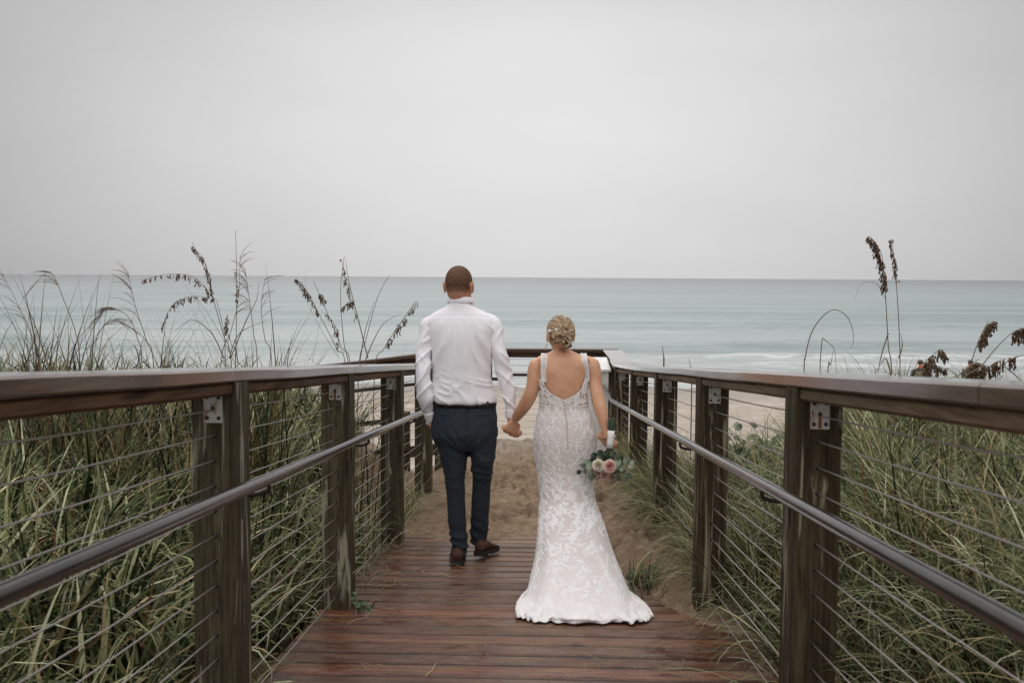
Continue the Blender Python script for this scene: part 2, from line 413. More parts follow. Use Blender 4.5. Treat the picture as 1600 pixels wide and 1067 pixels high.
base = M.ramp(dn, [(0, (.40,.40,.375)), (.08, (.33,.375,.365)), (.22, (.26,.32,.315)), (.42, (.225,.275,.275)), (.65, (.125,.142,.145)), (1, (.070,.076,.080))])
# long swell bands, wider with distance
def bands(sx_, sy_, loc):
    return M.noise(1.0, 9, .68, M.vec((sx_, sy_, 1), loc), .4)
b1 = bands(.03, .22, (0,0,0)); b2 = bands(.006, .05, (5,0,3)); b3 = bands(.0008, .010, (1,7,0)); b4 = bands(.25, 1.0, (3,3,1))
sw = M.math('MULTIPLY_ADD', M.ramp(b1, [(.3, 0), (.7, 1)]), .4, M.math('MULTIPLY', M.ramp(b2, [(.3, 0), (.7, 1)]), .6))
base = M.mix(M.math('MULTIPLY', M.ramp(sw, [(.32, 1), (.55, 0)]), .75), base, (.10,.165,.16))
base = M.mix(M.math('MULTIPLY', M.ramp(b3, [(.35, 0), (.65, 1)]), .25), base, (.30,.33,.33))
fa = M.n('ShaderNodeAttribute'); fa.attribute_name = 'foam'
fz = M.ramp(M.noise(1.0, 6, .75, M.vec((.22, 1.3, 1)), 1.2), [(.50, 0), (.60, .85)])
zone = M.ramp(M.math('DIVIDE', sp.outputs['Y'], 100.0), [(.40, .2), (.44, .6), (.52, .55), (.58, .10), (.64, 0)])
foam = M.math('MAXIMUM', M.math('MULTIPLY', fz, zone), M.math('MULTIPLY', fa.outputs['Fac'], M.ramp(M.noise(1.0, 8, .78, M.vec((.5, 2.2, 1))), [(.44, 0), (.56, 1)])))
streak = M.math('MULTIPLY', M.ramp(M.noise(1.0, 5, .65, M.vec((.05, .55, 1), (4,4,4)), 1.2), [(.56, 0), (.66, .5)]), M.ramp(M.math('DIVIDE', sp.outputs['Y'], 200.0), [(.25, 1), (.6, 0)]))
foam = M.math('MAXIMUM', foam, streak)
col = M.mix(foam, base, (.72,.72,.71))
rough = M.mix(foam, (.32,.32,.32), (.8,.8,.8))
wb = M.mix(M.ramp(dn, [(0, 0), (.5, 1)]), M.mix(.5, b4, M.noise(1.0, 4, .6, M.vec((1.2, 4, 1)))), M.mix(.5, b1, b2))
m_sea = M.set(color=col, rough=rough, spec=.5, normal=M.bump(wb, .6, .5))
o = sheet('sea', sx, sy, SZ, m_sea); tag(o, 'grey green sea with low breakers at the beach', 'sea', kind='structure')
at = o.data.attributes.new('foam', 'FLOAT', 'POINT'); at.data.foreach_set('value', foamv.astype(np.float32).ravel())

# ------------------------------------------------------------------ boardwalk planks
M = NM('wet red brown deck board')
g1 = M.noise(1.0, 5, .65, M.vec((1.4, 26, 26)), .6); g2 = M.noise(1.0, 4, .7, M.vec((5, 110, 110), (3,1,2)), .3)
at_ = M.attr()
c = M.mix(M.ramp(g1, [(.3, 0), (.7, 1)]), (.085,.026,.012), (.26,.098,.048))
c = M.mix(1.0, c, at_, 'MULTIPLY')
c = M.mix(M.math('MULTIPLY', M.ramp(g2, [(.40, 1), (.56, 0)]), .8), c, (.016,.007,.005))
sp = M.n('ShaderNodeSeparateXYZ'); M.l(M.tc.outputs['Object'], sp.inputs[0])
mid = M.ramp(M.math('ABSOLUTE', M.math('ADD', sp.outputs['X'], -.15)), [(.25, 1), (.85, .35)])
sandm = M.ramp(M.math('ADD', M.noise(1.0, 6, .75, M.vec((5, 9, 5))), M.math('MULTIPLY', M.math('ADD', sp.outputs['Y'], -5.0), .035)), [(.38, 0), (.60, .95)])
sandm = M.math('MULTIPLY', sandm, mid)
gr = M.ramp(M.noise(150, 3, .8), [(.38, .25), (.60, 1)])
sandm = M.math('MULTIPLY', sandm, gr)
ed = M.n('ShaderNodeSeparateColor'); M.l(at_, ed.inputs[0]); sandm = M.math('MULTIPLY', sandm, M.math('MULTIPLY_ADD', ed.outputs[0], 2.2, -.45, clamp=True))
c = M.mix(sandm, c, (.25,.17,.11))
wetn = M.ramp(M.noise(1.0, 4, .6, M.vec((2.2, 3.5, 1))), [(.40, .12), (.60, .48)])
rg = M.mix(sandm, wetn, (.8,.8,.8))
m_deck = M.set(color=c, rough=rg, spec=.38, normal=M.bump(M.mix(.5, g1, g2), .5, .004, M.bump(sandm, .3, .004)))
mb = MB(); y = .2; r3 = random.Random(11)
while y < 7.6:
    x0, x1 = -1.08 + r3.uniform(-.012, .012), .93 + r3.uniform(-.012, .012); wd = .135
    n0 = len(mb.v); dz = r3.uniform(-.001, .001); yc = y + wd/2
    cut = None
    mb.beam((x0, yc, -SLOPE*yc-.019+dz), (x1, yc, -SLOPE*yc-.019+dz+r3.uniform(-.003,.003)), wd, .036, .013, up=Vector((0, SLOPE, 1)), segs=14, wob=.0018)
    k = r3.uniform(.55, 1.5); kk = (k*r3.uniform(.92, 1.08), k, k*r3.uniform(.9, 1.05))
    mb.c += [kk if (j % 8) in (4, 5) else (kk[0]*.03, kk[1]*.03, kk[2]*.03) for j in range(len(mb.v)-n0)]  # gap shade and grime coloured into the board sides and bevels
    y += wd + r3.choice((.011, .014, .018))
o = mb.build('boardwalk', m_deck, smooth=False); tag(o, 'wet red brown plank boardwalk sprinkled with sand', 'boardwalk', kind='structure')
mb = MB()
for x in (-1.0, -.1, .85): mb.beam((x, .2, -.14-.2*SLOPE), (x, 7.5, -.14-7.5*SLOPE), .09, .2)
o = mb.build('boardwalk_joist', m_post, smooth=False); tag(o, 'joists carrying the boardwalk planks', 'boardwalk', kind='structure')

# ------------------------------------------------------------------ railings
CAPH, CAPT = 1.207, .041
def dz_(y): return float(-SLOPE*min(y, YL))
XL, XR = -.93, .77      # path faces of the posts
def post(parent, x0, y0, plate_y=True, mat=None, px=.14, side=1, rust=False, deep=.6, top=None, zb=None):
    zt = (dz_(y0) + CAPH - CAPT - .002) if top is None else top
    zb = dz_(y0) - deep if zb is None else zb
    mb = MB(); mb.box((x0, y0, zb), (x0+px, y0+px, zt), .004); p = mb.build('post', mat or m_post, parent, False)
    if plate_y:
        xc = x0+px/2; zc = zt - .028
        b = MB(); b.box((xc-.029, y0-.006, zc-.095), (xc+.029, y0-.0005, zc), .0015); nf = len(b.f)
        for sx_, sz_ in ((-.018,-.016),(.018,-.016),(-.018,-.079),(.018,-.079),(0,-.048)):
            b.ball((xc+sx_, y0-.0075, zc+sz_), (.0062,.004,.0062), n=10, m=6)
        pl = b.build('anchor_plate', m_plate, p, False); pl.data.materials.append(m_iron)
        pl.data.polygons.foreach_set('material_index', [0 if i < nf else 1 for i in range(len(b.f))])
    return p
HOLE = None
def railing(side):
    sg = -1 if side == 'L' else 1
    xf = XL if side == 'L' else XR
    x0 = xf-.14 if side == 'L' else xf
    xc = x0+.07
    ys = [-.6, 1.2, 3.0, 4.8, 6.6, 8.4] + ([10.2] if side == 'R' else [10.0])
    label = {'L': 'long timber and cable railing on the left of the boardwalk beside the man', 'R': 'long timber and cable railing on the right of the boardwalk beside the woman'}[side]
    root = thing('railing', label, 'railing', (xc, 3.0, dz_(3.0)), 'timber and cable railings')
    for i, y in enumerate(ys):
        if y < 2.5: # beyond the picture's lower edge, still standing where the rail runs
            if y < 0: continue
        p = post(root, x0, y, True, m_post if side == 'L' else m_postr)
        for k in range(1, 14):
            z = dz_(y)+1.08-.078*k; h = MB()
            h.ball((xc+.0, y-.0005, z), (.0075, .002, .0075), n=8, m=6); h.build('cable_hole', m_iron, p)
        # rust streak weeping from the middle bolt of some plates
        if (side, i) in (('R', 2), ('L', 3)):
            zt = dz_(y)+CAPH-CAPT-.03
            b = MB(); b.box((xc-.005, y-.0072, zt-.092), (xc+.005, y-.0064, zt-.05)); b.build('rust_streak', m_rust, p, False)
    # cables, one run each through every post
    ye = ys[-1]+.1
    for k in range(14):
        h = 1.08-.078*k; mb = MB(); sag = .004
        pts = []
        for i in range(len(ys)-1):
            for t in (0, .5): 
                y = ys[i]+(ys[i+1]-ys[i])*t; pts.append((xc, y, dz_(y)+h-(sag if t else 0)))
        pts.append((xc, ye, dz_(ye)+h)); mb.tube(pts, .0025, 6)
        mb.build('cable', m_cable, root)
    # rail boards under the cap, between the posts
    mr = m_rim if side == 'L' else m_rimr
    for i in range(len(ys)-1):
        a, b = ys[i]+.14+.003, ys[i+1]-.003
        # runs past the near face of each post down to the path face
        mb = MB(); z = CAPH-CAPT-.021
        X = xf + sg*(.052); mb.beam((X, a, dz_(a)+z), (X, b+.0, dz_(b)+z), .088, .038, .008, segs=8, wob=.002)
        mb.build('rail_board', mr, root, False)
    # cap boards
    joints = [-.6, 1.55, 4.9, 8.5, ys[-1]+.14] if side == 'L' else [-.6, 1.75, 4.85, 8.3, ys[-1]+.2]
    for i in range(len(joints)-1):
        a, b = joints[i]+.002, joints[i+1]-.002
        X = xf + sg*.112; z = CAPH-CAPT/2; mb = MB()
        mb.beam((X, a, dz_(a)+z), (X, b, dz_(b)+z), .235, CAPT, .006, segs=14, wob=.004)
        mb.build('cap_board', m_cap, root, False)
    # steel handrail on brackets
    xh = -.85 if side == 'L' else .69; yend = 9.6
    pts = [(xh, -.6, dz_(-.6)+.862), (xh, yend, dz_(yend)+.862)]
    pts = [Vector(pts[0]).lerp(Vector(pts[1]), i/20) for i in range(21)]
    if side == 'R':
        z0 = pts[-1].z; pts += [Vector((xh, yend+.12, z0-.003)), Vector((xh, yend+.3, z0)), Vector((xh, 11.5, z0)), Vector((xh-.02, 11.85, z0)), Vector((xh-.12, 12.02, z0)), Vector((xh-.4, 12.05, z0)), Vector((-.4, 12.05, z0))]
    mb = MB(); mb.tube(pts, .0195, 16); hr = mb.build('handrail', m_pipe, root)
    for y in ys:
        if y < 0 or y > 9: continue
        mb = MB(); z = dz_(y)+.862; yy = y+.06
        mb.tube(curve([(xf+sg*.0, yy, z-.050), (xf-sg*.035, yy, z-.056), (xh, yy, z-.044), (xh, yy, z-.018)], 4), .0065, 8)
        mb.box((xf-.003 if sg > 0 else xf-.002, yy-.018, z-.13), (xf+.002 if sg > 0 else xf+.003, yy+.018, z-.03), .0015)
        mb.build('handrail_bracket', m_iron, root)
    return root
railing('L'); railing('R')

# far railing round the landing, turning down to the left towards the beach
YF = 12.4
root = thing('railing', 'dark railing crossing behind the couple at the far end of the sandy landing', 'railing', (0, YF, ZL), 'timber and cable railings')
ztop = ZL+CAPH
def zfl(x): return ztop if x > -.9 else ztop - .125*(-.9-x)     # cap height along the far rail
mb = MB(); mb.beam((-.9, YF, zfl(-.9)-.02), (.97, YF, ztop-.02), .20, .041, .005, segs=6, wob=.003); mb.build('cap_board', m_capx, root, False)
mb = MB(); mb.beam((-5.4, YF, zfl(-5.4)-.02), (-.904, YF, zfl(-.904)-.02), .20, .041, .005, segs=8, wob=.004); mb.build('cap_board', m_capx, root, False)
mb = MB(); mb.beam((-.9, YF-.03, zfl(-.9)-.075), (.9, YF-.03, ztop-.075), .04, .066, .004); mb.build('rail_board', m_capx, root, False)
mb = MB(); mb.beam((-5.4, YF-.03, zfl(-5.4)-.075), (-.904, YF-.03, zfl(-.904)-.075), .04, .066, .004); mb.build('rail_board', m_capx, root, False)
for x in (-4.9, -3.4, -1.9, -.75, .66):
    zt = zfl(x)-.045
    mb = MB(); mb.box((x, YF+.0, zt-1.6), (x+.14, YF+.14, zt), .004); mb.build('post', m_postr, root, False)
for k in range(13):
    h = .14+.078*k; mb = MB(); mb.tube([(-5.4, YF+.07, zfl(-5.4)-h), (-.9, YF+.07, zfl(-.9)-h), (.8, YF+.07, ztop-h)], .003, 6); mb.build('cable', m_cable, root)
mb = MB(); mb.tube([(-5.4, YF-.14, zfl(-5.4)-.36), (-.9, YF-.14, zfl(-.9)-.36), (-.45, YF-.30, ztop-.356)], .021, 10); mb.build('handrail', m_iron, root)
mb = MB(); mb.beam((-5.4, YF+.02, zfl(-5.4)-1.23), (-.9, YF+.02, zfl(-.9)-1.23), .05, .14); mb.beam((-.9, YF+.02, zfl(-.9)-1.23), (.8, YF+.02, ztop-1.23), .05, .14); mb.build('kick_board', m_capx, root, False)
# near side of the side ramp (seen between the posts)
root = thing('railing', 'low dark railing of the side ramp seen between the posts left of the man', 'railing', (-1.6, 10.6, ZL), 'timber and cable railings')
def zn(x): return ZL+.0 - .12*(-1.1-x)
for h, wd in ((.62, .05), (.30, .045)):
    mb = MB(); mb.beam((-1.12, 10.5, zn(-1.12)+h), (-3.6, 10.5, zn(-3.6)+h), .04, wd); mb.build('rail_board', m_capx, root, False)
for x in (-1.5, -2.9):
    mb = MB(); mb.box((x, 10.53, zn(x)-.6), (x+.1, 10.63, zn(x)+.7), .003); mb.build('post', m_postr, root, False)
# right side rail of the landing, level, joining the ramp rail to the far rail
root = thing('railing', 'short level railing with pale wet cap behind the white box', 'railing', (XR+.1, 11.4, ZL), 'timber and cable railings')
ya, yb_ = 10.41, 12.28
mb = MB(); mb.beam((XR+.112, ya, ZL+CAPH-.02), (XR+.112, yb_, ZL+CAPH-.02), .235, .041, .005, segs=6, wob=.002); mb.build('cap_board', m_cap, root, False)
mb = MB(); mb.beam((XR+.05, ya, ZL+CAPH-.06), (XR+.05, yb_, ZL+CAPH-.06), .088, .038, .006); mb.build('rail_board', m_rimr, root, False)
mb = MB(); mb.box((XR, 11.3, ZL-.7), (XR+.14, 11.44, ZL+CAPH-.082), .004); mb.build('post', m_postr, root, False)
for k in range(13):
    mb = MB(); z = ZL+1.08-.078*k; mb.tube([(XR+.07, ya, z), (XR+.07, 12.4, z)], .003, 6); mb.build('cable', m_cable, root)

# white box by the corner
M = NM('weathered white paint'); m_white = M.set(color=M.mix(M.ramp(M.noise(9, 5), [(.4, 0), (.7, 1)]), (.74,.74,.72), (.60,.60,.58)), rough=.5)
bx0 = W(912, 600, 10.9); bx1 = W(955, 600, 10.9)
zc = W(940, 560, 10.9).z
root = thing('storage_box', 'tall white painted box with a sloped lid beside the woman\'s right shoulder', 'box', ((bx0.x+bx1.x)/2, 11.1, ZL))
x0, x1 = bx0.x-.06, bx1.x-.015
mb = MB(); mb.box((x0+.015, 10.92, ZL-.05), (x1-.015, 11.27, zc-.13), .004); bd = mb.build('body', m_white, root, False)
mb = MB()
for x in (x0+.02, x1-.05): mb.box((x, 10.905, ZL-.03), (x+.035, 10.919, zc-.135), .002)
mb.build('corner_board', m_white, bd, False)
mb = MB(); mb.add([(x0-.01,10.88,zc-.145),(x1+.01,10.88,zc-.145),(x1+.01,11.31,zc-.145),(x0-.01,11.31,zc-.145),(x0-.01,10.88,zc-.12),(x1+.01,10.88,zc-.12),(x1-.02,11.2,zc-.01),(x0+.02,11.2,zc-.01),(x0+.0,11.31,zc-.02),(x1-.0,11.31,zc-.02)],
    [(3,2,1,0),(0,1,5,4),(4,5,6,7),(7,6,9,8),(8,9,2,3),(0,4,7,8,3),(1,2,9,6,5)])
mb.build('lid', m_white, root, False)
M = NM('green leaf'); c = M.attr(); m_leaf = M.set(color=c, rough=.4, spec=.45)
def leafdisc(mb, c, nrm, r, asp=1.0, up=None, col=(.08,.12,.04), cup=.15):
    nrm = Vector(nrm).normalized(); u = (up or nrm.orthogonal()); u = (u-nrm*u.dot(nrm)).normalized(); v = nrm.cross(u)
    c = Vector(c); vs = [c]; n = 10
    for k in range(n):
        q = 2*PI*k/n; rr = r*(1+.12*math.cos(q)); vs.append(c+u*rr*math.cos(q)+v*rr*asp*math.sin(q)+nrm*(cup*r*math.cos(2*q)+.1*r))
    mb.add(vs, [(0, 1+k, 1+(k+1) % n) for k in range(n)], col)
# ------------------------------------------------------------------ people
def skin_mat(name, a, b, r=.5):
    M = NM(name); n = M.noise(14, 4, .6); n2 = M.noise(140, 3, .6)
    c = M.mix(M.ramp(n, [(.35, 0), (.65, 1)]), a, b)
    sp = M.n('ShaderNodeTexVoronoi'); sp.inputs['Scale'].default_value = 60; M.l(M.tc.outputs['Object'], sp.inputs['Vector'])
    c = M.mix(M.ramp(sp.outputs['Distance'], [(.06, .45), (.14, 0)]), c, tuple(x*.6 for x in a))
    return M.set(color=c, rough=r, spec=.4, sss=.06, normal=M.bump(n2, .15, .002))
m_skinG = skin_mat('groom skin', (.44,.195,.115), (.54,.27,.17))
m_skinB = skin_mat('bride skin', (.56,.285,.165), (.66,.37,.23), .40)
M = NM('eye'); m_eye = M.set(color=(.75,.73,.7), rough=.2)

def ell(mb, c, r, Mx=None, loc=Vector((0,0,0))): mb.ball(loc + (Mx @ Vector(c) if Mx else Vector(c)), r, Mx, 20, 14)
def head_parts(mb, C, Mx, s=1.0, fem=False):
    k = lambda c, r: ell(mb, Vector(c)*s, tuple(q*s for q in r), Mx, C)
    k((0,-.012,.028), (.075,.093,.086)); k((0,.02,-.03), (.062,.073,.082) if not fem else (.058,.068,.078))
    k((0,.04,-.075), (.044,.048,.04) if not fem else (.036,.044,.036)); k((0,-.03,-.03), (.062,.062,.06))
    k((0,.098,-.018), (.010,.016,.022)); k((0,.104,-.032), (.014,.012,.009))          # nose
    k((0,.088,-.062), (.021,.009,.006)); k((0,.087,-.070), (.018,.009,.006))          # lips
    for x in (-1, 1):
        k((x*.030,.078,.018), (.018,.014,.006)); k((x*.045,.062,-.018), (.020,.022,.018))
    E = Mx
    for x in (-1, 1):
        q = Matrix.Rotation(rad(-18*x), 3, 'Z')
        mb.ball(C + Mx @ (Vector((x*.083,-.012,-.008))*s), (.0085*s,.019*s,.035*s), Mx @ q @ Matrix.Rotation(rad(8), 3, 'X'), 14, 10)
        mb.ball(C + Mx @ (Vector((x*.089,-.020,.006))*s), (.006*s,.011*s,.024*s), Mx @ q, 12, 8)
def hand(mb, wr, d, nrm, curls, s=1.0, thumb=1, tcurl=.5, thd=None, spread=.05):
    """palm, four jointed fingers and a thumb. d: wrist to fingers, nrm: way the palm faces, thumb: +1/-1 side along d x nrm"""
    wr = Vector(wr); d = Vector(d).normalized(); nrm = Vector(nrm); nrm = (nrm - d*nrm.dot(d)).normalized(); sd = d.cross(nrm)*thumb
    R = [(wr-d*.035*s, sd*.026*s, nrm*.020*s), (wr, sd*.027*s, nrm*.018*s), (wr+d*.03*s, sd*.036*s, nrm*.016*s), (wr+d*.065*s, sd*.040*s, nrm*.014*s), (wr+d*.092*s, sd*.038*s, nrm*.011*s)]
    mb.rings(R, 18, 2.4, 3)
    for i, L in enumerate((.074, .082, .076, .060)):
        o = .029 - .0193*i; b = wr + d*(.082-.004*abs(i-1.2))*s + sd*o*s
        dd = (d + sd*(spread*(1.5-i))).normalized(); ax_ = dd.cross(nrm).normalized(); c = curls if isinstance(curls, (int, float)) else curls[i]
        pts = [b]; ang = 0; p = b
        for j, (fr, ca) in enumerate(((.45, .55), (.30, 1.0), (.25, .75))):
            ang += c*ca; q = Matrix.Rotation(ang, 3, ax_) @ dd
            if q.dot(nrm) < 0 and c > 0 and ang < PI: q = Matrix.Rotation(-ang, 3, ax_) @ dd
            for h in (.5, 1.0): pts.append(p + q*(L*fr*s*h))
            p = pts[-1]
        mb.tube(pts, [.0092*s,.0088*s,.0090*s,.0080*s,.0082*s,.0074*s,.0058*s], 10); mb.ball(p, .0062*s, n=8, m=6)
    t0 = wr + d*.022*s + sd*.024*s; t1 = t0 + (d*.55+sd*.75+nrm*.25).normalized()*.036*s
    td = Vector(thd).normalized() if thd else (d*.85+sd*.35+nrm*tcurl).normalized()
    t2 = t1 + td*.030*s; t3 = t2 + (td+nrm*.25).normalized()*.026*s
    mb.tube([t0, t1, t2, t3], [.014*s,.0115*s,.0095*s,.0070*s], 10); mb.ball(t3, .0072*s, n=8, m=6)
def RG(py, xl, xr, d, hd, dy=0.0, sh=0.0):
    a, b = W(xl, py, d), W(xr, py, d); c = (a+b)/2 + Vector((0, dy, 0)); hw = (b.x-a.x)/2 - sh
    return (c, Vector((hw, 0, 0)), Vector((0, hd-sh, 0)))
def limb(mb, L, n=20, p=2.0, shrink=0.0, flat=1.0, sub=3):
    """limb through (px, py, depth, half width in px)"""
    P = [W(a, b, d) for a, b, d, r in L]; R = []
    for i, (a, b, d, r) in enumerate(L):
        t = (P[min(i+1, len(P)-1)] - P[max(i-1, 0)]).normalized(); rr = r*d/1555.6 - shrink
        sx_ = t.cross(Vector((0,1,0))).normalized(); sy_ = sx_.cross(t).normalized()
        R.append((P[i], sx_*rr, sy_*rr*flat))
    mb.rings(R, n, p, sub)

# ---- the man
DG = 6.0
TOR = [(469,701,736,.066,-.012),(475,699,739,.072,-.01),(480,692,746,.080,-.005),(487,678,761,.092,0),(496,667,774,.108,0),(508,663,779,.122,0),(528,668,775,.134,0),(555,673.5,769,.135,0),(580,676,766,.130,0),(603,676,768,.126,0),(617,674,773,.130,0),(624,674.5,775,.133,0),(628,677,773,.128,0)]
SLL = [(690,500,6.0,13),(673,508,6.0,16.5),(665.5,530,5.98,14.5),(661.5,556,5.95,13),(660,580,5.92,13),(661,600,5.91,13.2),(664,620,5.92,12.4),(668,638,5.95,9.6),(672,653,5.985,8.0),(674,662,5.99,7)]
SLR = [(754,498,6.0,13),(768,506,6.0,16.0),(776,530,5.98,13.8),(782,556,5.96,12.6),(787,580,5.97,13.2),(792,600,5.96,12.8),(796,618,5.95,11.8),(798,634,5.95,10),(798.5,645,5.95,9),(798.5,652,5.95,8.4)]
HGT = W(718, 416, 6.0).z
groom = thing('person', 'man in white shirt and navy trousers walking away hand in hand', 'person', (W(717, 880, 6.02).x, 6.02, dz_(6.02)), 'couple walking to the beach')
Cg = Vector((W(717.5, 440, 6.0).x, 6.0, HGT-.122)); Mg = Matrix.Rotation(rad(-14), 3, 'Z') @ Matrix.Rotation(rad(-8), 3, 'X')
mb = MB(); head_parts(mb, Cg, Mg, 1.03)
mb.rings([(W(720,450,6.0)+Vector((0,.005,0)),Vector((.060,0,0)),Vector((0,.060,0))),(W(720,462,6.0)+Vector((0,-.005,0)),Vector((.064,0,0)),Vector((0,.062,0))),(W(719,474,6.0),Vector((.072,0,0)),Vector((0,.066,0))),(W(719,486,6.0),Vector((.11,0,0)),Vector((0,.07,0)))], 22)
mb.rings([RG(a,b,c,DG,h,dy,.018) for a,b,c,h,dy in TOR] + [RG(655,680,772,DG,.10), RG(690,680,770,DG,.10)], 24, 2.2)
limb(mb, SLL+[(676,672,6.0,6)], shrink=.012); limb(mb, SLR, shrink=.012)
# core legs inside the trousers
LL = [(703,690,6.0,14),(708,740,6.0,11),(711,790,6.0,8.5),(714,840,6.01,7),(716,872,6.03,7)]
LRt = [(752,690,6.0,14),(754,740,6.03,11),(751,790,6.08,8.5),(749,830,6.12,7),(750,855,6.16,7)]
limb(mb, LL, n=14); limb(mb, LRt, n=14)
hand(mb, W(799,655,5.96), (.10,-.05,-1), (.75,-.65,0), [1.35,1.4,1.4,1.45], 1.0, thumb=-1, thd=(-.1,-.5,-.8))
hand(mb, W(676,668,5.99), (.35,.25,-1), (1,0,.2), .35, .95, thumb=1)
body = link('body', blob(mb, 'body', .0045, 3), m_skinG, groom)
for x in (-1, 1):
    e = MB(); e.ball(Cg + Mg @ Vector((x*.031,.080,.005)), .0115, n=12, m=8); e.build('eye', m_eye, groom)
# buzz cut hair
M = NM('short brown hair'); hn = M.noise(140, 4, .8); hn2 = M.noise(16, 4)
fs_ = M.n('ShaderNodeSeparateColor'); M.l(M.attr(), fs_.inputs[0])
m_buzz = M.set(color=M.mix(M.math('MULTIPLY', fs_.outputs[0], .62), M.mix(M.ramp(hn, [(.35, 0), (.65, 1)]), M.mix(hn2, (.026,.013,.008), (.082,.040,.023)), (.20,.105,.063)), (.44,.21,.13)), rough=.8, spec=.25, normal=M.bump(hn, .9, .004))
mb = MB(); s = 1.03*1.045
for c, r in (((0,-.012,.030), (.075,.093,.086)), ((0,-.030,-.028), (.0615,.062,.060))): ell(mb, Vector(c)*s, tuple(q*s for q in r), Mg, Cg)
me = blob(mb, 'hair', .004, 3)
bm = bmesh.new(); bm.from_mesh(me); inv = Mg.inverted(); kill = []
for f in bm.faces:
    q = inv @ (f.calc_center_median() - Cg)
    lim = np.interp(q.y, [-.10,-.05,-.03,.0,.02,.05,.08], [-.046,-.040,-.034,.008,.0,.05,.062])
    if q.z < lim + .003*mnoise.noise(q*160): kill.append(f)
bmesh.ops.delete(bm, geom=kill, context='FACES'); bm.to_mesh(me); bm.free()
cc = []
for v in me.vertices:
    q = inv @ (v.co - Cg); lim = np.interp(q.y, [-.10,-.05,-.03,.0,.02,.05,.08], [-.046,-.040,-.034,.008,.0,.05,.062]); f = float(sst(.016, -.003, q.z-lim + .006*mnoise.noise(q*120)))
    cc.append([f, float(sst(.02, .10, q.z)), 0])
setcol(me, np.array(cc)); link('hair', me, m_buzz, groom)

# shirt
M = NM('white cotton shirt'); f1 = M.noise(1.0, 3, .5, M.vec((16, 16, 3.2)), .5); f2 = M.noise(1.0, 3, .6, M.vec((14, 14, 30), (2,2,2)), 1.5); wv = M.noise(900, 1)
fm = M.math('ABSOLUTE', M.math('ADD', f1, -.5)); fm2 = M.math('ABSOLUTE', M.math('ADD', f2, -.5))
m_shirt = M.set(color=M.mix(M.noise(6, 3), (.80,.77,.80), (.87,.85,.87)), rough=.75, spec=.25, sheen=.15, normal=M.bump(wv, .12, .001, M.bump(fm2, .18, .02, M.bump(fm, .20, .02))))
def fold_disp(me, fn):
    co = vco(me).astype(np.float64); no = vno(me); d = fn(co, no); setco(me, co + no*d[:, None])
def rdg(n): return (1-np.minimum(np.abs(n)*1.25, 1))**2.6-.22
mbT = MB(); mbT.rings([RG(a,b,c,DG,h,dy) for a,b,c,h,dy in TOR], 32, 2.25, 4)
mbA = MB(); limb(mbA, SLL, 24); limb(mbA, SLR, 24)
def fsh(co, no, tor=1.0):
    x, y, z = co.T; zc = z - W(718, 480, 6).z; xc = x - W(720, 480, 6).x
    down = sst(-.03, -.12, zc)
    # folds fan out from between the shoulder blades, thin and sharp
    a = np.arctan2(xc, -(zc-.10)); r_ = np.hypot(xc, zc-.10)
    d = .0075*rdg(vn(a*11+vn(x*3, z*2)*.8, r_*1.6))*down
    d += .009*rdg(vn(a*6+3, r_*2.2+vn(x*3, z*3)*.6))*down*sst(-.12, -.3, zc)
    # diagonal pulls from the armpits to the waist
    d += .008*rdg(vn((x*np.sign(xc)+z*.55)*16, z*2.2, 9))*down*sst(.03, .14, np.abs(xc))
    # slack above the waistband
    wz = np.exp(-((zc+.50)/.09)**2); d += wz*(.010*rdg(vn(x*14, z*26+x*8)) + .008)
    dt = d*tor*.75
    ds = (.011*rdg(vn(x*5, z*15+np.abs(xc)*14, 7)) + .006*rdg(vn(x*16, z*8-np.abs(xc)*12, 3)))*sst(-.05, -.15, zc)*(1-tor)*.95
    seam = -.003*np.exp(-((zc+.045+.05*xc*xc*4)/.004)**2)*tor*(y < 6)
    return (dt+ds)*1.15+seam-.005
meT = blob(mbT, 'shirt', .006, 4); fold_disp(meT, fsh); meA = blob(mbA, 'shirt', .006, 4); fold_disp(meA, lambda c_, n_: fsh(c_, n_, 0.0))
bm = bmesh.new(); bm.from_mesh(meT); bm.from_mesh(meA); me = bpy.data.meshes.new('shirt'); bm.to_mesh(me); bm.free()
shirt = link('shirt', me, m_shirt, groom)
# collar: a turned-down band round the neck
mb = MB(); n = 40; cz = W(719, 472, 6.0)
prof = [(.064,-.012),(.063,.012),(.066,.020),(.070,.021),(.075,.010),(.080,-.010),(.079,-.012),(.071,.002)]
vs = []
for k in range(n+1):
    q = -PI/2 + (k/n-.5)*2*PI*.93; 
    for r_, h in prof: vs.append((cz.x+.003+r_*1.03*math.cos(q), 5.998+r_*.98*math.sin(q), cz.z+h+.006+.012*(1-math.sin(q))*.5-.006))
m_ = len(prof); fs = [(k*m_+i, k*m_+(i+1) % m_, (k+1)*m_+(i+1) % m_, (k+1)*m_+i) for k in range(n) for i in range(m_)]
mb.add(vs, fs); mb.build('collar', m_shirt, shirt)
mb = MB(); limb(mb, [(670,643,5.965,9.6),(671.5,649,5.975,9.0),(673.5,657,5.99,8.0)], 22); mb.build('cuff', m_shirt, shirt)
mb = MB(); limb(mb, [(798.5,640,5.95,9.2),(798.6,646,5.95,9.2),(798.7,653,5.95,8.8)], 22); mb.build('cuff', m_shirt, shirt)
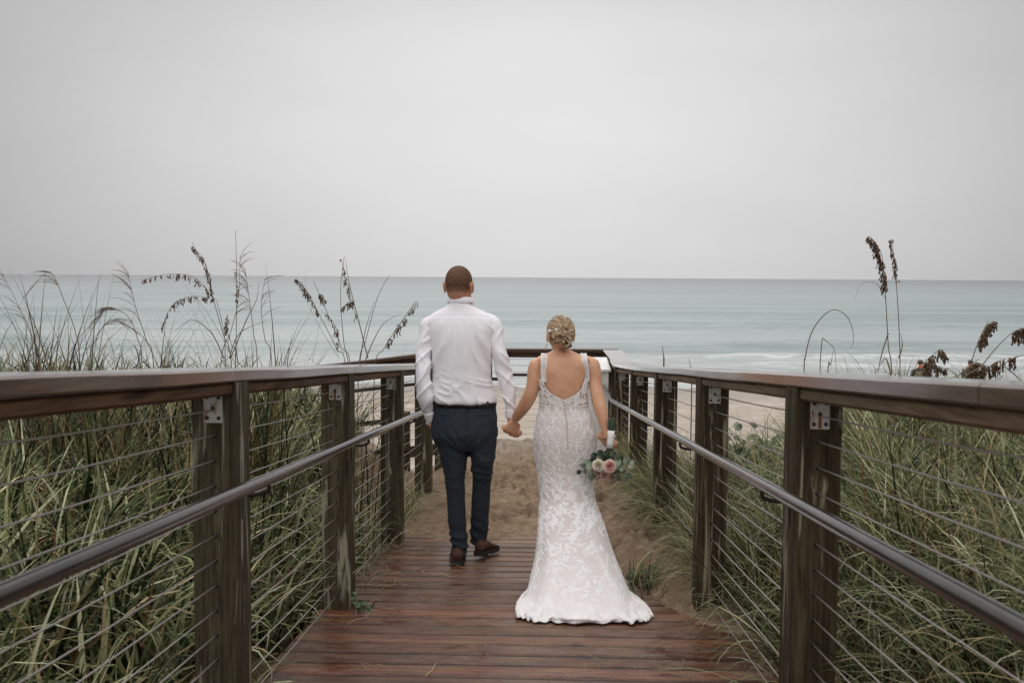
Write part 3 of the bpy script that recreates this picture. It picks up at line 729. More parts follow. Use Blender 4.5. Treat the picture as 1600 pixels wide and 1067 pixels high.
# trousers
M = NM('navy wool trousers'); f1 = M.noise(1.0, 4, .6, M.vec((12, 12, 26)), 1.5); tw = M.noise(700, 2); fm = M.math('ABSOLUTE', M.math('ADD', f1, -.5))
m_trs = M.set(color=M.mix(M.noise(240, 2, .7), (.018,.024,.031), (.045,.055,.067)), rough=.85, spec=.06, sheen=.05, normal=M.bump(tw, .15, .001, M.bump(fm, .5, .02)))
mb = MB()
mb.rings([RG(619,680,772,DG,.112), RG(628,677,775,DG,.120), RG(645,675,777,DG,.130,-.004), RG(662,674,778,DG,.140,-.010), RG(678,675,778,DG,.142,-.010), RG(692,680,776,DG,.130,-.004), RG(702,688,770,DG,.10)], 32, 2.3, 3)
def leg(mb, L):
    mb.rings([RG(py, a, b, d, hd) for py, a, b, d, hd in L], 24, 2.15, 3)
leg(mb, [(668,678,728,6.0,.115),(699,684,731,6.0,.112),(725,690,730,6.0,.098),(745,693.5,727.5,6.0,.088),(764,696,727,6.0,.080),(804,699,728,6.0,.076),(830,700.5,730.5,6.0,.075),(846,703,732,6.0,.078),(856,704,732,6.0,.080),(863,706,731,6.0,.078)])
leg(mb, [(668,728,776,6.0,.115),(699,732.5,775.5,6.0,.115),(722,735.5,772,6.01,.102),(745,737,768,6.04,.090),(764,737,766.5,6.06,.082),(804,735,765.5,6.09,.076),(830,733.5,763.5,6.12,.074),(843,734,762.5,6.13,.075),(850,736,761,6.13,.072)])
me = blob(mb, 'trousers', .0065, 3)
def ftr(co, no):
    x, y, z = co.T; zw = W(718, 628, 6).z; h = zw - z; cx = W(732, 700, 6).x
    kn = np.exp(-((h-.40)/.09)**2)*(x > cx) + .4*np.exp(-((h-.45)/.10)**2)*(x < cx)
    cr_ = sst(.08, .2, h)*sst(.42, .2, h); an = sst(.70, .88, h)*(x < cx) + .7*sst(.62, .80, h)*(x > cx)
    d = .014*kn*rdg(vn(x*9, z*30+x*10, 2)) + .009*cr_*rdg(vn(x*12+z*12, z*22-np.abs(x-cx)*38, 4)) + .017*an*(rdg(vn(x*7, z*26+x*9, 6))-.3) + .004*rdg(vn(x*10, z*9, 8))
    # centre seam
    d -= .010*np.exp(-((x-cx)/.007)**2)*(h < .27)
    return d-.003
fold_disp(me, ftr)
trs = link('trousers', me, m_trs, groom)
M = NM('black belt leather'); m_belt = M.set(color=(.012,.011,.012), rough=.4)
mb = MB(); vs = []; n = 48
for k in range(n):
    q = 2*PI*k/n; cc = RG(627, 676.5, 775, DG, .125)
    ex = math.copysign(abs(math.cos(q))**(2/2.3), math.cos(q)); ey = math.copysign(abs(math.sin(q))**(2/2.3), math.sin(q))
    for r_, h in ((1.0, -.018), (1.02, -.018), (1.02, .012), (1.0, .012)): vs.append(cc[0]+cc[1]*ex*r_+cc[2]*ey*r_+Vector((0,0,h-.006)))
mb.add(vs, [(k*4+i, k*4+(i+1) % 4, ((k+1) % n)*4+(i+1) % 4, ((k+1) % n)*4+i) for k in range(n) for i in range(4)]); mb.build('belt', m_belt, trs)
for xx in (697, 733, 762):
    mb = MB(); p = W(xx, 628, 6-.128*max(0, 1-(abs(xx-725.7)/50)**2.3)**.435); mb.box((p.x-.006, p.y-.006, p.z-.032), (p.x+.006, p.y+.004, p.z+.004), .0015); mb.build('belt_loop', m_trs, trs)
for xa, xb, sl_ in ((688, 704, 1.0), (745, 768, -1.0)):   # welt pockets
    mb = MB(); pts = []
    for i in range(7):
        t = i/6; xx = xa+(xb-xa)*t; off = .142*math.sqrt(max(0, 1-(abs(xx-726)/53)**2.3)); p = W(xx, 647+sl_*(t-.5)*1.5, 6-.012-off); pts.append(p)
    mb.tube(pts, [(.0042,.0022)]*7, 6, flatdir=Vector((0,0,1))); mb.build('welt_pocket', m_trs, trs)
# shoes
M = NM('brown suede'); m_shoe = M.set(color=M.mix(M.noise(40, 4), (.045,.016,.009), (.095,.034,.018)), rough=.75)
M = NM('dark rubber sole'); m_sole = M.set(color=(.014,.011,.010), rough=.6)
def shoe(parent, heel, yaw, pitch, L=.30):
    """heel: ground point under the heel"""
    R3 = Matrix.Rotation(yaw, 3, 'Z') @ Matrix.Rotation(pitch, 3, 'X'); heel = Vector(heel)
    T = lambda x, y, z: heel + R3 @ Vector((x, y, z))
    rows = [(0,.028,.020,.082),(.02,.036,.020,.100),(.05,.037,.020,.098),(.09,.038,.020,.100),(.13,.041,.020,.082),(.18,.047,.018,.060),(.23,.048,.016,.048),(.27,.040,.015,.036),(.295,.022,.015,.026)]
    mb = MB(); vs = []; n = 14
    for y, hw, z0, z1 in rows:
        for k in range(n):
            q = 2*PI*k/n; zz = (z0+z1)/2 + (z1-z0)/2*math.sin(q); taper = 1-.35*max(0, math.sin(q))**2
            vs.append(T(hw*math.cos(q)*taper, y, zz))
    fs = [tuple(range(n-1,-1,-1)), tuple((len(rows)-1)*n+k for k in range(n))] + [(i*n+k, i*n+(k+1) % n, (i+1)*n+(k+1) % n, (i+1)*n+k) for i in range(len(rows)-1) for k in range(n)]
    mb.add(vs, fs); u = mb.build('shoe', m_shoe, parent)
    mb = MB(); o = []; 
    outl = [(r_[0]-.004 if i == 0 else r_[0], r_[1]+.004) for i, r_ in enumerate(rows)]
    P = [(-w_, y) for y, w_ in outl] + [(w_, y) for y, w_ in reversed(outl)]
    def hz(y): return .0 if y < .09 else (.010 if y < .13 else 0.0)
    vs = [T(x, y, hz(y)) for x, y in P] + [T(x, y, .026) for x, y in P]; m_ = len(P)
    k2 = len(rows); fs = []
    for i in range(k2-1): a, b = i, i+1; c_, d_ = m_-1-i, m_-2-i; fs += [(a, c_, d_, b), (m_+a, m_+b, m_+d_, m_+c_)]
    fs += [(i, (i+1) % m_, m_+(i+1) % m_, m_+i) for i in range(m_)]
    mb.add(vs, fs); mb.build('sole', m_sole, u, False)
hp = W(717, 886, 6.0); shoe(groom, (hp.x, 5.885, dz_(5.885)+.003), rad(4), rad(-5))
hp = W(748, 867, 6.05); shoe(groom, (hp.x, 6.03, hp.z), rad(-17), rad(-6))

# ---- the woman
DB = 5.75
bride = thing('person', 'blonde woman in an open backed white lace dress carrying a bouquet', 'person', (W(885, 900, 5.7).x, 5.7, dz_(5.7)), 'couple walking to the beach')
BT = [(539,866,889,.048,.01),(546,864,892,.052,.006),(550.5,857,900,.058,.0),(554.5,847,910,.066,0),(559,838,920,.078,0),(566,835,924,.088,0),(576,838,921,.098,.0),(592,841,919,.105,.0),(608,843,917.5,.105,.0),(622,844,917,.102,0),(634,845,917,.100,0),(655,840.5,925,.118,-.004),(682,836.5,930,.135,-.010),(705,837.5,929,.130,-.006),(729,842,925,.115,0)]
mb = MB()
HB = W(875, 496, 5.75).z; Cb = Vector((W(875.5, 520, 5.75).x, 5.752, HB-.105)); Mb_ = Matrix.Rotation(rad(16), 3, 'Z') @ Matrix.Rotation(rad(-10), 3, 'X')
head_parts(mb, Cb, Mb_, .92, True)
mb.rings([(W(876,530,5.75),Vector((.045,0,0)),Vector((0,.05,0))),(W(877,541,5.75),Vector((.046,0,0)),Vector((0,.05,0))),(W(878,550,5.75),Vector((.055,0,0)),Vector((0,.052,0))),(W(878.5,560,5.75),Vector((.09,0,0)),Vector((0,.06,0)))], 20)
mb.rings([RG(a,b,c,DB,h,dy,.003) for a,b,c,h,dy in BT], 30, 2.25)
for x in (866, 898): mb.ball(W(x, 588, 5.83), (.062,.055,.058), None, 18, 12)
ARL = [(850,566,5.75,10),(839,572,5.75,13),(835,584,5.74,11.4),(833.5,598,5.73,10.6),(830.5,611,5.73,10.8),(826,622,5.74,10.8),(819,634,5.77,10.4),(811.5,645,5.81,8.8),(806,653,5.85,7.0)]
ARR = [(912,564,5.75,10),(924,571,5.75,13.3),(928.5,584,5.74,11.6),(930,598,5.73,10.8),(932.5,613,5.71,10.8),(935,626,5.69,10.8),(938.5,640,5.67,10.2),(942.5,656,5.65,8.6),(946,672,5.64,6.6),(947.5,683,5.64,5.8)]
limb(mb, ARL, 22); limb(mb, ARR, 22)
for s_ in (-1, 1): limb(mb, [(884+s_*20,725,5.75,17),(885+s_*15,780,5.75,12),(886+s_*11,840,5.74,8),(886+s_*10,880,5.72,6.5),(886+s_*10,886,5.72,6.5)], 14)
for s_ in (-1, 1): p = W(886+s_*10, 893, 5.72); mb.ball((p.x, 5.74, dz_(5.74)+.035), (.032,.10,.03))
hand(mb, W(805,655,5.87), (-.50,.05,-.85), (-.55,.8,.1), [1.15,1.2,1.2,1.2], .92, thumb=1, thd=(-.35,-.3,-.6))
HC = W(954.2, 688, 5.61)     # the bouquet handle
hw_ = W(947.5, 684, 5.64)
hand(mb, hw_+Vector((-.020,.022,-.002)), (.80,.12,-.60), (.05,-1,.05), [1.55,1.55,1.55,1.58], .86, thumb=-1, thd=(.3,-.9,.0), spread=.03)
body = link('body', blob(mb, 'body', .0042, 3), m_skinB, bride)
for x in (-1, 1):
    e = MB(); e.ball(Cb + Mb_ @ (Vector((x*.031,.080,.005))*.92), .0105, n=12, m=8); e.build('eye', m_eye, bride)
# tattoos: nape script and a small mark on the right shoulder
M = NM('tattoo ink'); m_ink = M.set(color=(.07,.035,.03), rough=.6)
from mathutils.bvhtree import BVHTree
bvh = BVHTree.FromPolygons([v.co[:] for v in body.data.vertices], [p.vertices[:] for p in body.data.polygons])
def onbody(px, py, off=.0006, tree=None, Y=5.2):
    a = W(px, py, Y); d = (a-CAM_P).normalized(); h = (tree or bvh).ray_cast(a, d)
    return (h[0] - d*off) if h[0] is not None else None
def inkline(pts, r=.0011):
    P = [onbody(a, b) for a, b in pts]; P = [p for p in P if p is not None]
    if len(P) > 1: ink.tube(P, r, 5)
ink = MB(); Rk = random.Random(4)
for (x0, x1, yy) in ((873, 884.5, 546.2), (872.5, 885, 549.0)):
    x = x0; pts = []
    while x < x1:
        pts.append((x, yy+Rk.uniform(-.9, .9))); x += Rk.uniform(.35, .9)
    inkline(pts, .0014)
inkline([(878.5,549.8),(880,551.3),(881.5,550.2)], .0014); ink.build('nape_tattoo', m_ink, body)
ink = MB(); inkline([(918.5+2.2*math.cos(t*.55)*(1-t*.03), 564.5+2.6*math.sin(t*.55)) for t in range(16)], .0014); inkline([(916.5,562),(919,566),(921.5,562.5)], .0009)
if ink.v: ink.build('shoulder_tattoo', m_ink, body)

# hair
M = NM('dark blonde hair'); c = M.attr(); m_hairB = M.set(color=M.mix(M.math('MULTIPLY', M.noise(90, 3), .35), c, (.12,.07,.04)), rough=.38, spec=.5)
mb = MB(); s = .92
for c_, r_ in (((0,-.012,.030), (.081,.098,.090)), ((0,-.035,-.020), (.072,.072,.052))): ell(mb, Vector(c_)*s, tuple(q*s for q in r_), Mb_, Cb)
bunC = W(884.5, 524, 5.645); mb.ball(bunC, (.040,.034,.036))
me = blob(mb, 'hair', .004, 3); bm = bmesh.new(); bm.from_mesh(me); inv = Mb_.inverted(); kill = []
for f in bm.faces:
    q = inv @ (f.calc_center_median() - Cb)
    lim = np.interp(q.y, [-.10,-.05,-.02,.0,.02,.05,.075], [-.07,-.062,-.035,.012,.01,.05,.065])
    if q.z < lim: kill.append(f)
bmesh.ops.delete(bm, geom=kill, context='FACES')
bm.to_mesh(me); bm.free(); setcol(me, np.tile(np.array([[.20,.135,.08]]), (len(me.vertices), 1))); hair = link('hair', me, m_hairB, bride)
R = np.random.RandomState(9); mb = MB()
HCOL = [np.array(c_) for c_ in ((.46,.31,.175),(.62,.45,.28),(.27,.155,.08),(.74,.58,.40),(.10,.055,.028))]
ctr = Vector((0,-.012,.030))*s; er = Vector((.081,.098,.090))*s*1.01
def onell(dv, lift): dv = dv.normalized(); return Cb + Mb_ @ (ctr + Vector((dv.x*(er.x+lift), dv.y*(er.y+lift), dv.z*(er.z+lift))))
gath = (inv @ (bunC + Vector((-.004,0,.018)) - Cb)) - ctr
for i in range(430):
    az = R.uniform(-.15, PI+.15); el_ = R.uniform(-.25, .75)
    st = Vector((math.cos(az)*math.cos(el_), math.sin(az)*math.cos(el_), math.sin(el_)))
    if R.rand() < .45:
        side = R.choice([-1, 1]); st = Vector((side, R.uniform(-.3, .5), R.uniform(-.25, .8)))
    st.normalize(); en = (gath + Vector((R.normal(0,.012), 0, R.normal(0,.010)))).normalized(); pts = []
    wv_ = R.uniform(0, 6.28); wa = R.uniform(.02, .07); side_ax = st.cross(en); side_ax = side_ax.normalized() if side_ax.length > 1e-4 else Vector((0,0,1))
    for k in range(11):
        t = k/10; d = st.slerp(en, t) if st.angle(en) < 3.0 else st.lerp(en, t); d = d + side_ax*wa*math.sin(t*5+wv_)
        pts.append(onell(d, .0015+.0045*math.sin(PI*t)*R.uniform(.6, 1.2)))
    col = HCOL[R.choice(5, p=[.34,.26,.20,.10,.10])]*R.uniform(.85, 1.15); r_ = R.uniform(.0011, .0024); mb.tube(pts, [r_*.8]+[r_]*9+[r_*.5], 5, col=tuple(col))
# thick locks of the loose bun, curled and pinned, falling low on the right
for i in range(80):
    cc = bunC + Vector((R.normal(.004, .023), R.normal(-.010, .012), R.normal(-.006, .021)))
    if i < 12: cc = W(R.uniform(862, 893), R.uniform(512, 541), 5.652)
    if cc.x > bunC.x+.022: cc.x = bunC.x+.022
    rr = R.uniform(.012, .022); a0 = R.rand()*6.28; arc = R.uniform(2.6, 5.2); axn = Vector((R.normal(0,.6), -1, R.normal(0,.6))).normalized(); u = axn.orthogonal().normalized(); v = axn.cross(u)
    lockc = HCOL[R.choice(5, p=[.30,.28,.16,.18,.08])]
    for j in range(9):
        off = Vector((R.normal(0,.0032), R.normal(0,.0032), R.normal(0,.0032))); pts = []
        for k in range(12):
            t = k/11; q = a0+arc*t; pts.append(cc + off*(1.2-.4*t) + (u*math.cos(q)*rr + v*math.sin(q)*rr*.8)*(1-.25*t) - axn*.006*math.sin(t*PI) + Vector((0,0,-.006*t)))
        mb.tube(pts, [.0012]+[.0026]*10+[.0008], 5, col=tuple(lockc*R.uniform(.7, 1.25)))
# loose wisps by the ear and nape
for (a, b, c2, d2) in ((853,528,852,548),(895,530,897,546),(868,538,866,547),(889,538,892,546),(898,520,901,524)):
    pts = curve([W(a, b, 5.69), W((a+c2)/2+R.normal(0,1.5), (b+d2)/2, 5.68), W(c2, d2, 5.69)], 5); mb.tube(pts, .0012, 4, col=tuple(HCOL[1]))
hs_ = mb.build('hair_strands', m_hairB, hair)
M = NM('pearl and crystal'); m_pearl = M.set(color=(.86,.84,.82), rough=.15, coat=.6)
for (x, y) in ((858.3, 516.8), (869, 515)):
    p = W(x, y, 5.645); mb = MB()
    for k in range(6): q = k*PI/3; mb.ball(p+Vector((math.cos(q)*.0055, -.002, math.sin(q)*.0055)), .0032, n=8, m=6)
    mb.ball(p+Vector((0,-.004,0)), .0042, n=10, m=8); mb.tube([p, p+Vector((.02,.0,.001))], .0012, 5); mb.build('hair_pin', m_pearl, bride)
for (x, y, dd) in ((853.5, 541, 5.73), (892.5, 543, 5.72)):
    p = W(x, y, dd); mb = MB(); mb.ball(p+Vector((0,0,.012)), .004, n=10, m=8)
    pts = [p+Vector((math.cos(q)*.0085, 0, math.sin(q)*.011)) for q in np.linspace(0, 6.28, 16)]; mb.tube(pts, .0014, 6); mb.build('earring', m_pearl, bride)
mb = MB(); pw = W(946.5, 682, 5.64)
for k in range(14): q = 2*PI*k/14; mb.ball(pw+Vector((math.cos(q)*.026, math.sin(q)*.024, .004*math.sin(q))), .0042, n=8, m=6)
M = NM('rose gold'); m_gold = M.set(color=(.80,.55,.45), metal=.9, rough=.2); mb.build('bracelet', m_gold, bride)

# dress ------------------------------------------------------------
def drow(L, xl, xr, ym, hb, hf, tilt, p, dyc=0.0):
    a, b = W(xl, L, ym), W(xr, L, ym); return (L, a.z, (a.x+b.x)/2, (b.x-a.x)/2, ym+dyc, hb, hf, tilt, p)
DR = [drow(556,838,919,5.75,.088,.12,0,2.25), drow(576,837.5,921.5,5.75,.105,.155,0,2.25), drow(592,840.5,919.5,5.75,.112,.165,0,2.25), drow(608,842.5,918,5.75,.112,.14,0,2.25), drow(622,843.5,918,5.75,.109,.12,0,2.25), drow(634,843,919,5.75,.108,.115,0,2.25),
      drow(655,838,927.5,5.75,.129,.13,0,2.25), drow(682,834.5,932,5.75,.150,.14,0,2.25), drow(705,835.5,931,5.75,.148,.14,0,2.25), drow(729,838.5,926.5,5.75,.140,.14,0,2.2), drow(755,842,926.5,5.74,.140,.15,0,2.2), drow(778,843,930,5.72,.160,.18,.1,2.2),
      drow(816,841,943,5.60,.24,.30,.3,2.2), drow(863,837,959,5.42,.34,.42,.5,2.3), drow(903,829,976,5.22,.38,.60,.7,2.4), drow(935,820,990,5.04,.36,.80,.9,2.5), drow(958,808.5,1000,4.88,.28,1.14,1,2.8), drow(975,808,1014,4.79,.19,1.25,1,3.0), drow(984,809,1018,4.76,.165,1.28,1,3.1)]
DRA = np.array(DR); 
def drI(L):
    """smooth interpolation of the row table"""
    x = DRA[:, 0]; L = np.clip(L, x[0], x[-1]); i = np.clip(np.searchsorted(x, L)-1, 0, len(x)-2); h = (x[i+1]-x[i]); t = (L-x[i])/h
    out_ = []
    for c_ in range(1, 9):
        y = DRA[:, c_]; m_ = np.gradient(y, x); h00 = 2*t**3-3*t**2+1; h10 = t**3-2*t**2+t; h01 = -2*t**3+3*t**2; h11 = t**3-t**2
        out_.append(h00*y[i]+h10*h*m_[i]+h01*y[i+1]+h11*h*m_[i+1])
    return out_
def Ltop(u):
    """neckline: deep U at the back, armholes at the sides, higher in front"""
    a = np.abs(np.arctan2(np.sin(u), np.cos(u)))
    return np.interp(a, [0, .12, .30, .55, .75, .86, .95, 1.25, 1.6, 1.9, 2.4, 3.15], [620.5, 618, 614.5, 609, 603, 592, 586, 588, 591, 588, 578, 580])
def Lof(u, t): lt = Ltop(u); return np.where(t < .14, lt+(632-lt)*t/.14, 632+(984-632)*(t-.14)/.86)
def DP(u, t, off=0.0):
    """point of the dress at angle u (0 = middle of the back, + to the right) and t (0 neckline, 1 hem)"""
    u = np.asarray(u, dtype=np.float64); t = np.asarray(t, dtype=np.float64); u, t = np.broadcast_arrays(u, t)
    L = Lof(u, t); z, cx, hw, ym, hb, hf, tl, p = drI(L)
    su, cu = np.sin(u), np.cos(u); ex = np.sign(su)*np.abs(su)**(2/p)*(1-.62*sst(780, 940, L)*np.maximum(-cu, 0)**.8); ey = np.abs(cu)**(2/p)
    low = sst(745, 930, L); f = 1 + low*(.045*np.sin(u*8+.6+1.6*vn(u*1.5, L*.008)) + .055*vn(u*3.1+5, L*.010)) + .004*vn(u*14, L*.05)*sst(640, 700, L)
    x = cx + hw*ex*(1+(f-1)*.35) + 0; y = np.where(cu > 0, ym-hb*ey*f, ym+hf*ey*f)
    z = z - tl*SLOPE*(y-ym)
    g = -SLOPE*y + .006 + (low-.8*sst(965, 984, L))*.030*(.5+.5*vn(u*7+2, L*.06)) + .014*sst(962, 976, L)*sst(984, 978, L)*np.maximum(0, vn(u*12, 3.3+L*0))
    y = y + sst(955, 984, L)*(.028*vn(u*11+3, L*.03) + .012*np.sin(u*31))
    z = np.maximum(z, g)
    z = z + .05*low*sst(990, 930, L)*np.maximum(0, vn(u*4+9, L*.02))*0
    return np.stack([x, y, z+off*0], -1)
def DN(u, t):
    e = 1e-3; a = DP(u+e, t)-DP(u-e, t); b = DP(u, np.clip(t+e, 0, 1))-DP(u, np.clip(t-e, 0, 1)); n = np.cross(b, a); l = np.linalg.norm(n, axis=-1, keepdims=True); n = n/np.maximum(l, 1e-9)
    # outward
    return n, np.linalg.norm(a, axis=-1)/(2*e), np.linalg.norm(b, axis=-1)/(2*e)
nu, ntt = 220, 200
U = np.linspace(-PI, PI, nu, endpoint=False); T = np.concatenate([np.linspace(0, .14, 24, endpoint=False), np.linspace(.14, 1, ntt-24)])
UU, TT = np.meshgrid(U, T); P3 = DP(UU, TT); nn, _, _ = DN(np.array([0.]), np.array([.3])); NS = 1 if nn[0][1] < 0 else -1
i = np.arange(ntt*nu).reshape(ntt, nu); q = np.stack([i[:-1], np.roll(i[:-1], -1, 1), np.roll(i[1:], -1, 1), i[1:]], -1).reshape(-1, 4)
co = P3.reshape(-1, 3)
# a closed thin shell: the inside wall 2 mm further in
NN, _, _ = DN(UU, np.clip(TT, .002, .998)); NN = NN*NS
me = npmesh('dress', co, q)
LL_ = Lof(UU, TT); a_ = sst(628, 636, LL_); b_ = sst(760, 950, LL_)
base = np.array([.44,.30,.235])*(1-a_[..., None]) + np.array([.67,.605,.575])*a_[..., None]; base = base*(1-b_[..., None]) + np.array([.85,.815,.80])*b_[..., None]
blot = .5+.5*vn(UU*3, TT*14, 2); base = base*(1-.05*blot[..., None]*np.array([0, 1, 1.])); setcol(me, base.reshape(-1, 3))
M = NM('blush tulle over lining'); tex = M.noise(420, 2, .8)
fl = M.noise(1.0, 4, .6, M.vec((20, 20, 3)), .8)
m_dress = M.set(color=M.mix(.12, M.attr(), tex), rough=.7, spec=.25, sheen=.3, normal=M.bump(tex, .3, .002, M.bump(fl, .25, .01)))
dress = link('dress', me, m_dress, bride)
sd_ = dress.modifiers.new('thickness', 'SOLIDIFY'); sd_.thickness = .002; sd_.offset = -1 if NS > 0 else 1
M = NM('white corded lace'); m_lace = M.set(color=(.86,.835,.82), rough=.6, spec=.3, sheen=.2, normal=M.bump(M.noise(500, 2), .4, .002))
lace_v = []; lace_q = []; lcnt = 0
def ribbon(a, b, wd, u0, t0, ang=0.0, mir=1, lift=.0036):
    """lay a cord with local curve (a, b) metres and width wd about surface point (u0, t0)"""
    global lcnt
    a = np.asarray(a)*mir; b = np.asarray(b); ca, sa = math.cos(ang), math.sin(ang); A = a*ca-b*sa; B = a*sa+b*ca
    da, db = np.gradient(A), np.gradient(B); l = np.hypot(da, db)+1e-9; na, nb = -db/l, da/l; wd = np.asarray(wd)*np.ones_like(A)
    n0, su_, st_ = DN(np.array([u0]), np.array([min(max(t0, .01), .99)]))
    def S(aa, bb, h):
        u = u0+aa/su_[0]; t = np.clip(t0+bb/st_[0], .004, .998)
        return DP(u, t), u, t
    rows = []
    for k, h in ((-.5, .0002), (-.22, 1), (.22, 1), (.5, .0002)):
        p, u, t = S(A+na*wd*k, B+nb*wd*k, 0); rows.append((p, h))
    nrm, _, _ = DN(u, np.clip(t, .004, .996)); nrm = nrm*NS
    V = np.stack([p + nrm*(lift if h == 1 else .0004) for p, h in rows], 1).reshape(-1, 3); n = len(A)
    k = np.arange(n-1)[:, None]*4
    for j in range(3): lace_q.append(np.concatenate([k+j, k+j+1, k+4+j+1, k+4+j], 1)+lcnt)
    lace_v.append(V); lcnt += len(V)
def spiral(r, turns=1.5, w_=.0052, k=26):
    w_ = w_*1.3
    th = np.linspace(0, turns*2*PI, k); rr = r*(1-.80*th/th[-1]); return (rr*np.cos(th)-r, rr*np.sin(th), w_*np.interp(np.linspace(0,1,k), [0,.2,.9,1], [.5,1,.9,.6]))
def leafp(L, w_, bend=0.0, k=9):
    w_ = w_*1.2
    t = np.linspace(0, 1, k); return (bend*L*t*t, L*t, w_*np.sin(PI*np.clip(t*.94+.04, 0, 1))**.8)
def put(c, u0, t0, off=(0, 0), ang=0, mir=1, s_=1.0):
    a, b, w_ = c; ca, sa = math.cos(ang), math.sin(ang); a2 = a*s_; b2 = b*s_; A = a2*ca-b2*sa + off[0]; B = a2*sa+b2*ca + off[1]
    ribbon(A, B, w_*s_, u0, t0, 0, mir)
def scrollS(u0, t0, s_, mir, rot=0):
    put(spiral(.030, 1.35), u0, t0, (0, 0), rot, mir, s_); put(spiral(.018, 1.25, .0045), u0, t0, (.004*s_*mir*0, .052*s_), rot+2.6, mir, s_)
    for k in range(5): put(leafp(.022, .009, .25), u0, t0, (-.030*s_+.004*k, -.026*s_+.014*k*s_), rot+1.2+.5*k, mir, s_)
def spray(u0, t0, s_, Rr, n=12):
    a0 = Rr.uniform(-.6, .6)
    x, y = 0, 0
    for k in range(n):
        put(leafp(Rr.uniform(.018,.034), Rr.uniform(.009,.015), Rr.uniform(-.3,.3)), u0, t0, (x, y), Rr.uniform(0, 6.28), 1, s_)
        if k % 3 == 0: put(spiral(Rr.uniform(.010,.019), 1.2, .0045, 18), u0, t0, (x, y), Rr.uniform(0, 6.28), Rr.choice([-1, 1]), s_)
        x += Rr.normal(0, .013)*s_; y += (.014+Rr.normal(0, .006))*s_
def t_of(L): return .14+(L-632)/(984-632)*.86
Rr = np.random.RandomState(12)
# damask scrolls on the fitted skirt, mirrored about the row of buttons
for row, L in enumerate(range(641, 750, 12)):
    for k in range(6):
        u = .17+.38*k + (.19 if row % 2 else 0)
        if u > 2.6: continue
        for mir in (-1, 1): scrollS(mir*u+.06, t_of(L+Rr.uniform(-2, 2)), .80+.15*math.sin(row*2+k), -mir, Rr.uniform(-.5, .5)+(PI if row % 3 == 1 else 0))
for i in range(150):
    u = Rr.uniform(-2, 2); L = Rr.uniform(637, 745); put(leafp(.018, .007, .3), u, t_of(L), (0, 0), Rr.uniform(0, 6.28), 1)
# bodice sides
for i in range(330):
    u = Rr.choice([-1, 1])*Rr.uniform(.0, 2.0); t = Rr.uniform(.015, .125)
    put(spiral(Rr.uniform(.006,.012), 1.2, .0036, 16), u, t, (0, 0), Rr.uniform(0, 6.28), Rr.choice([-1, 1]))
for i in range(110):
    u = Rr.uniform(-2.2, 2.2); put(leafp(.016, .006, .2), u, Rr.uniform(.02, .13), (0, 0), Rr.uniform(0, 6.28), 1)
# scalloped edges: neckline and waist seam
uu = np.linspace(-PI, PI, 420)
def band(tf, w_, lift=.003):
    global lcnt
    t = tf(uu); p0 = DP(uu, t); p1 = DP(uu, np.clip(t+w_, 0, .999)); nrm, _, _ = DN(uu, np.clip(t, .004, .996)); nrm = nrm*NS
    V = np.stack([p0+nrm*.0006, p0*.75+p1*.25+nrm*lift, p0*.25+p1*.75+nrm*lift, p1+nrm*.0006], 1).reshape(-1, 3); n = len(uu); k = np.arange(n-1)[:, None]*4
    for j in range(3): lace_q.append(np.concatenate([k+j, k+j+1, k+4+j+1, k+4+j], 1)+lcnt)
    lace_v.append(V); lcnt += len(V)
band(lambda u: .004+.006*np.abs(np.sin(u*30)), .018)
band(lambda u: .128+.004*np.abs(np.sin(u*26)), .010)
band(lambda u: .982-.006*np.abs(np.sin(u*22)), .012, .004)
# sprays on the open skirt
for i, (u, L, s_) in enumerate([(-.95,735,1.0),(-.35,745,1.1),(.35,742,1.1),(.95,738,1.0),(-1.15,775,1.0),(-.6,790,1.25),(.15,765,1.0),(.75,775,1.1),(1.15,800,1.1),(-1.0,830,1.2),(-.45,845,1.1),(.05,812,1.2),(.12,850,1.2),(.85,845,1.3),(-1.2,880,1.2),(-.15,885,1.1),(.45,880,1.3),(-.65,905,1.2),(.1,912,1.2),(1.05,905,1.3),(1.25,860,1.1),(-1.35,925,1.2),(.65,925,1.3)]):
    spray(u, t_of(L), s_*1.45, Rr, 13); spray(u+.06, t_of(L+8), s_*1.1, Rr, 7)
# two long trims running down the skirt
for u0, u1, L0, L1 in ((-.12, -.62, 735, 925), (.10, .98, 738, 930), (-1.15, -1.35, 760, 960)):
    for k in range(46):
        f = k/45; u = u0+(u1-u0)*f**1.1+.02*math.sin(k*1.3); L = L0+(L1-L0)*f
        put(spiral(.012, 1.1, .0055, 14), u, t_of(L), (0, 0), k*1.1, 1 if k % 2 else -1, 1+.3*f); put(leafp(.018, .009), u, t_of(L), (0, 0), k*2.4, 1, 1+.3*f)
# dense floral hem
for i in range(330):
    u = Rr.uniform(-1.75, 1.75); L = 984-abs(Rr.normal(0, 26)); spr = Rr.uniform(.9, 1.4)
    put(leafp(.026, .013, .2), u, t_of(L), (0, 0), Rr.uniform(0, 6.28), 1, spr)
    if i % 2: put(spiral(.016, 1.2, .006, 16), u, t_of(L-3), (0, 0), Rr.uniform(0, 6.28), 1, spr)
me = npmesh('lace', np.concatenate(lace_v), np.concatenate(lace_q)); link('lace', me, m_lace, dress)
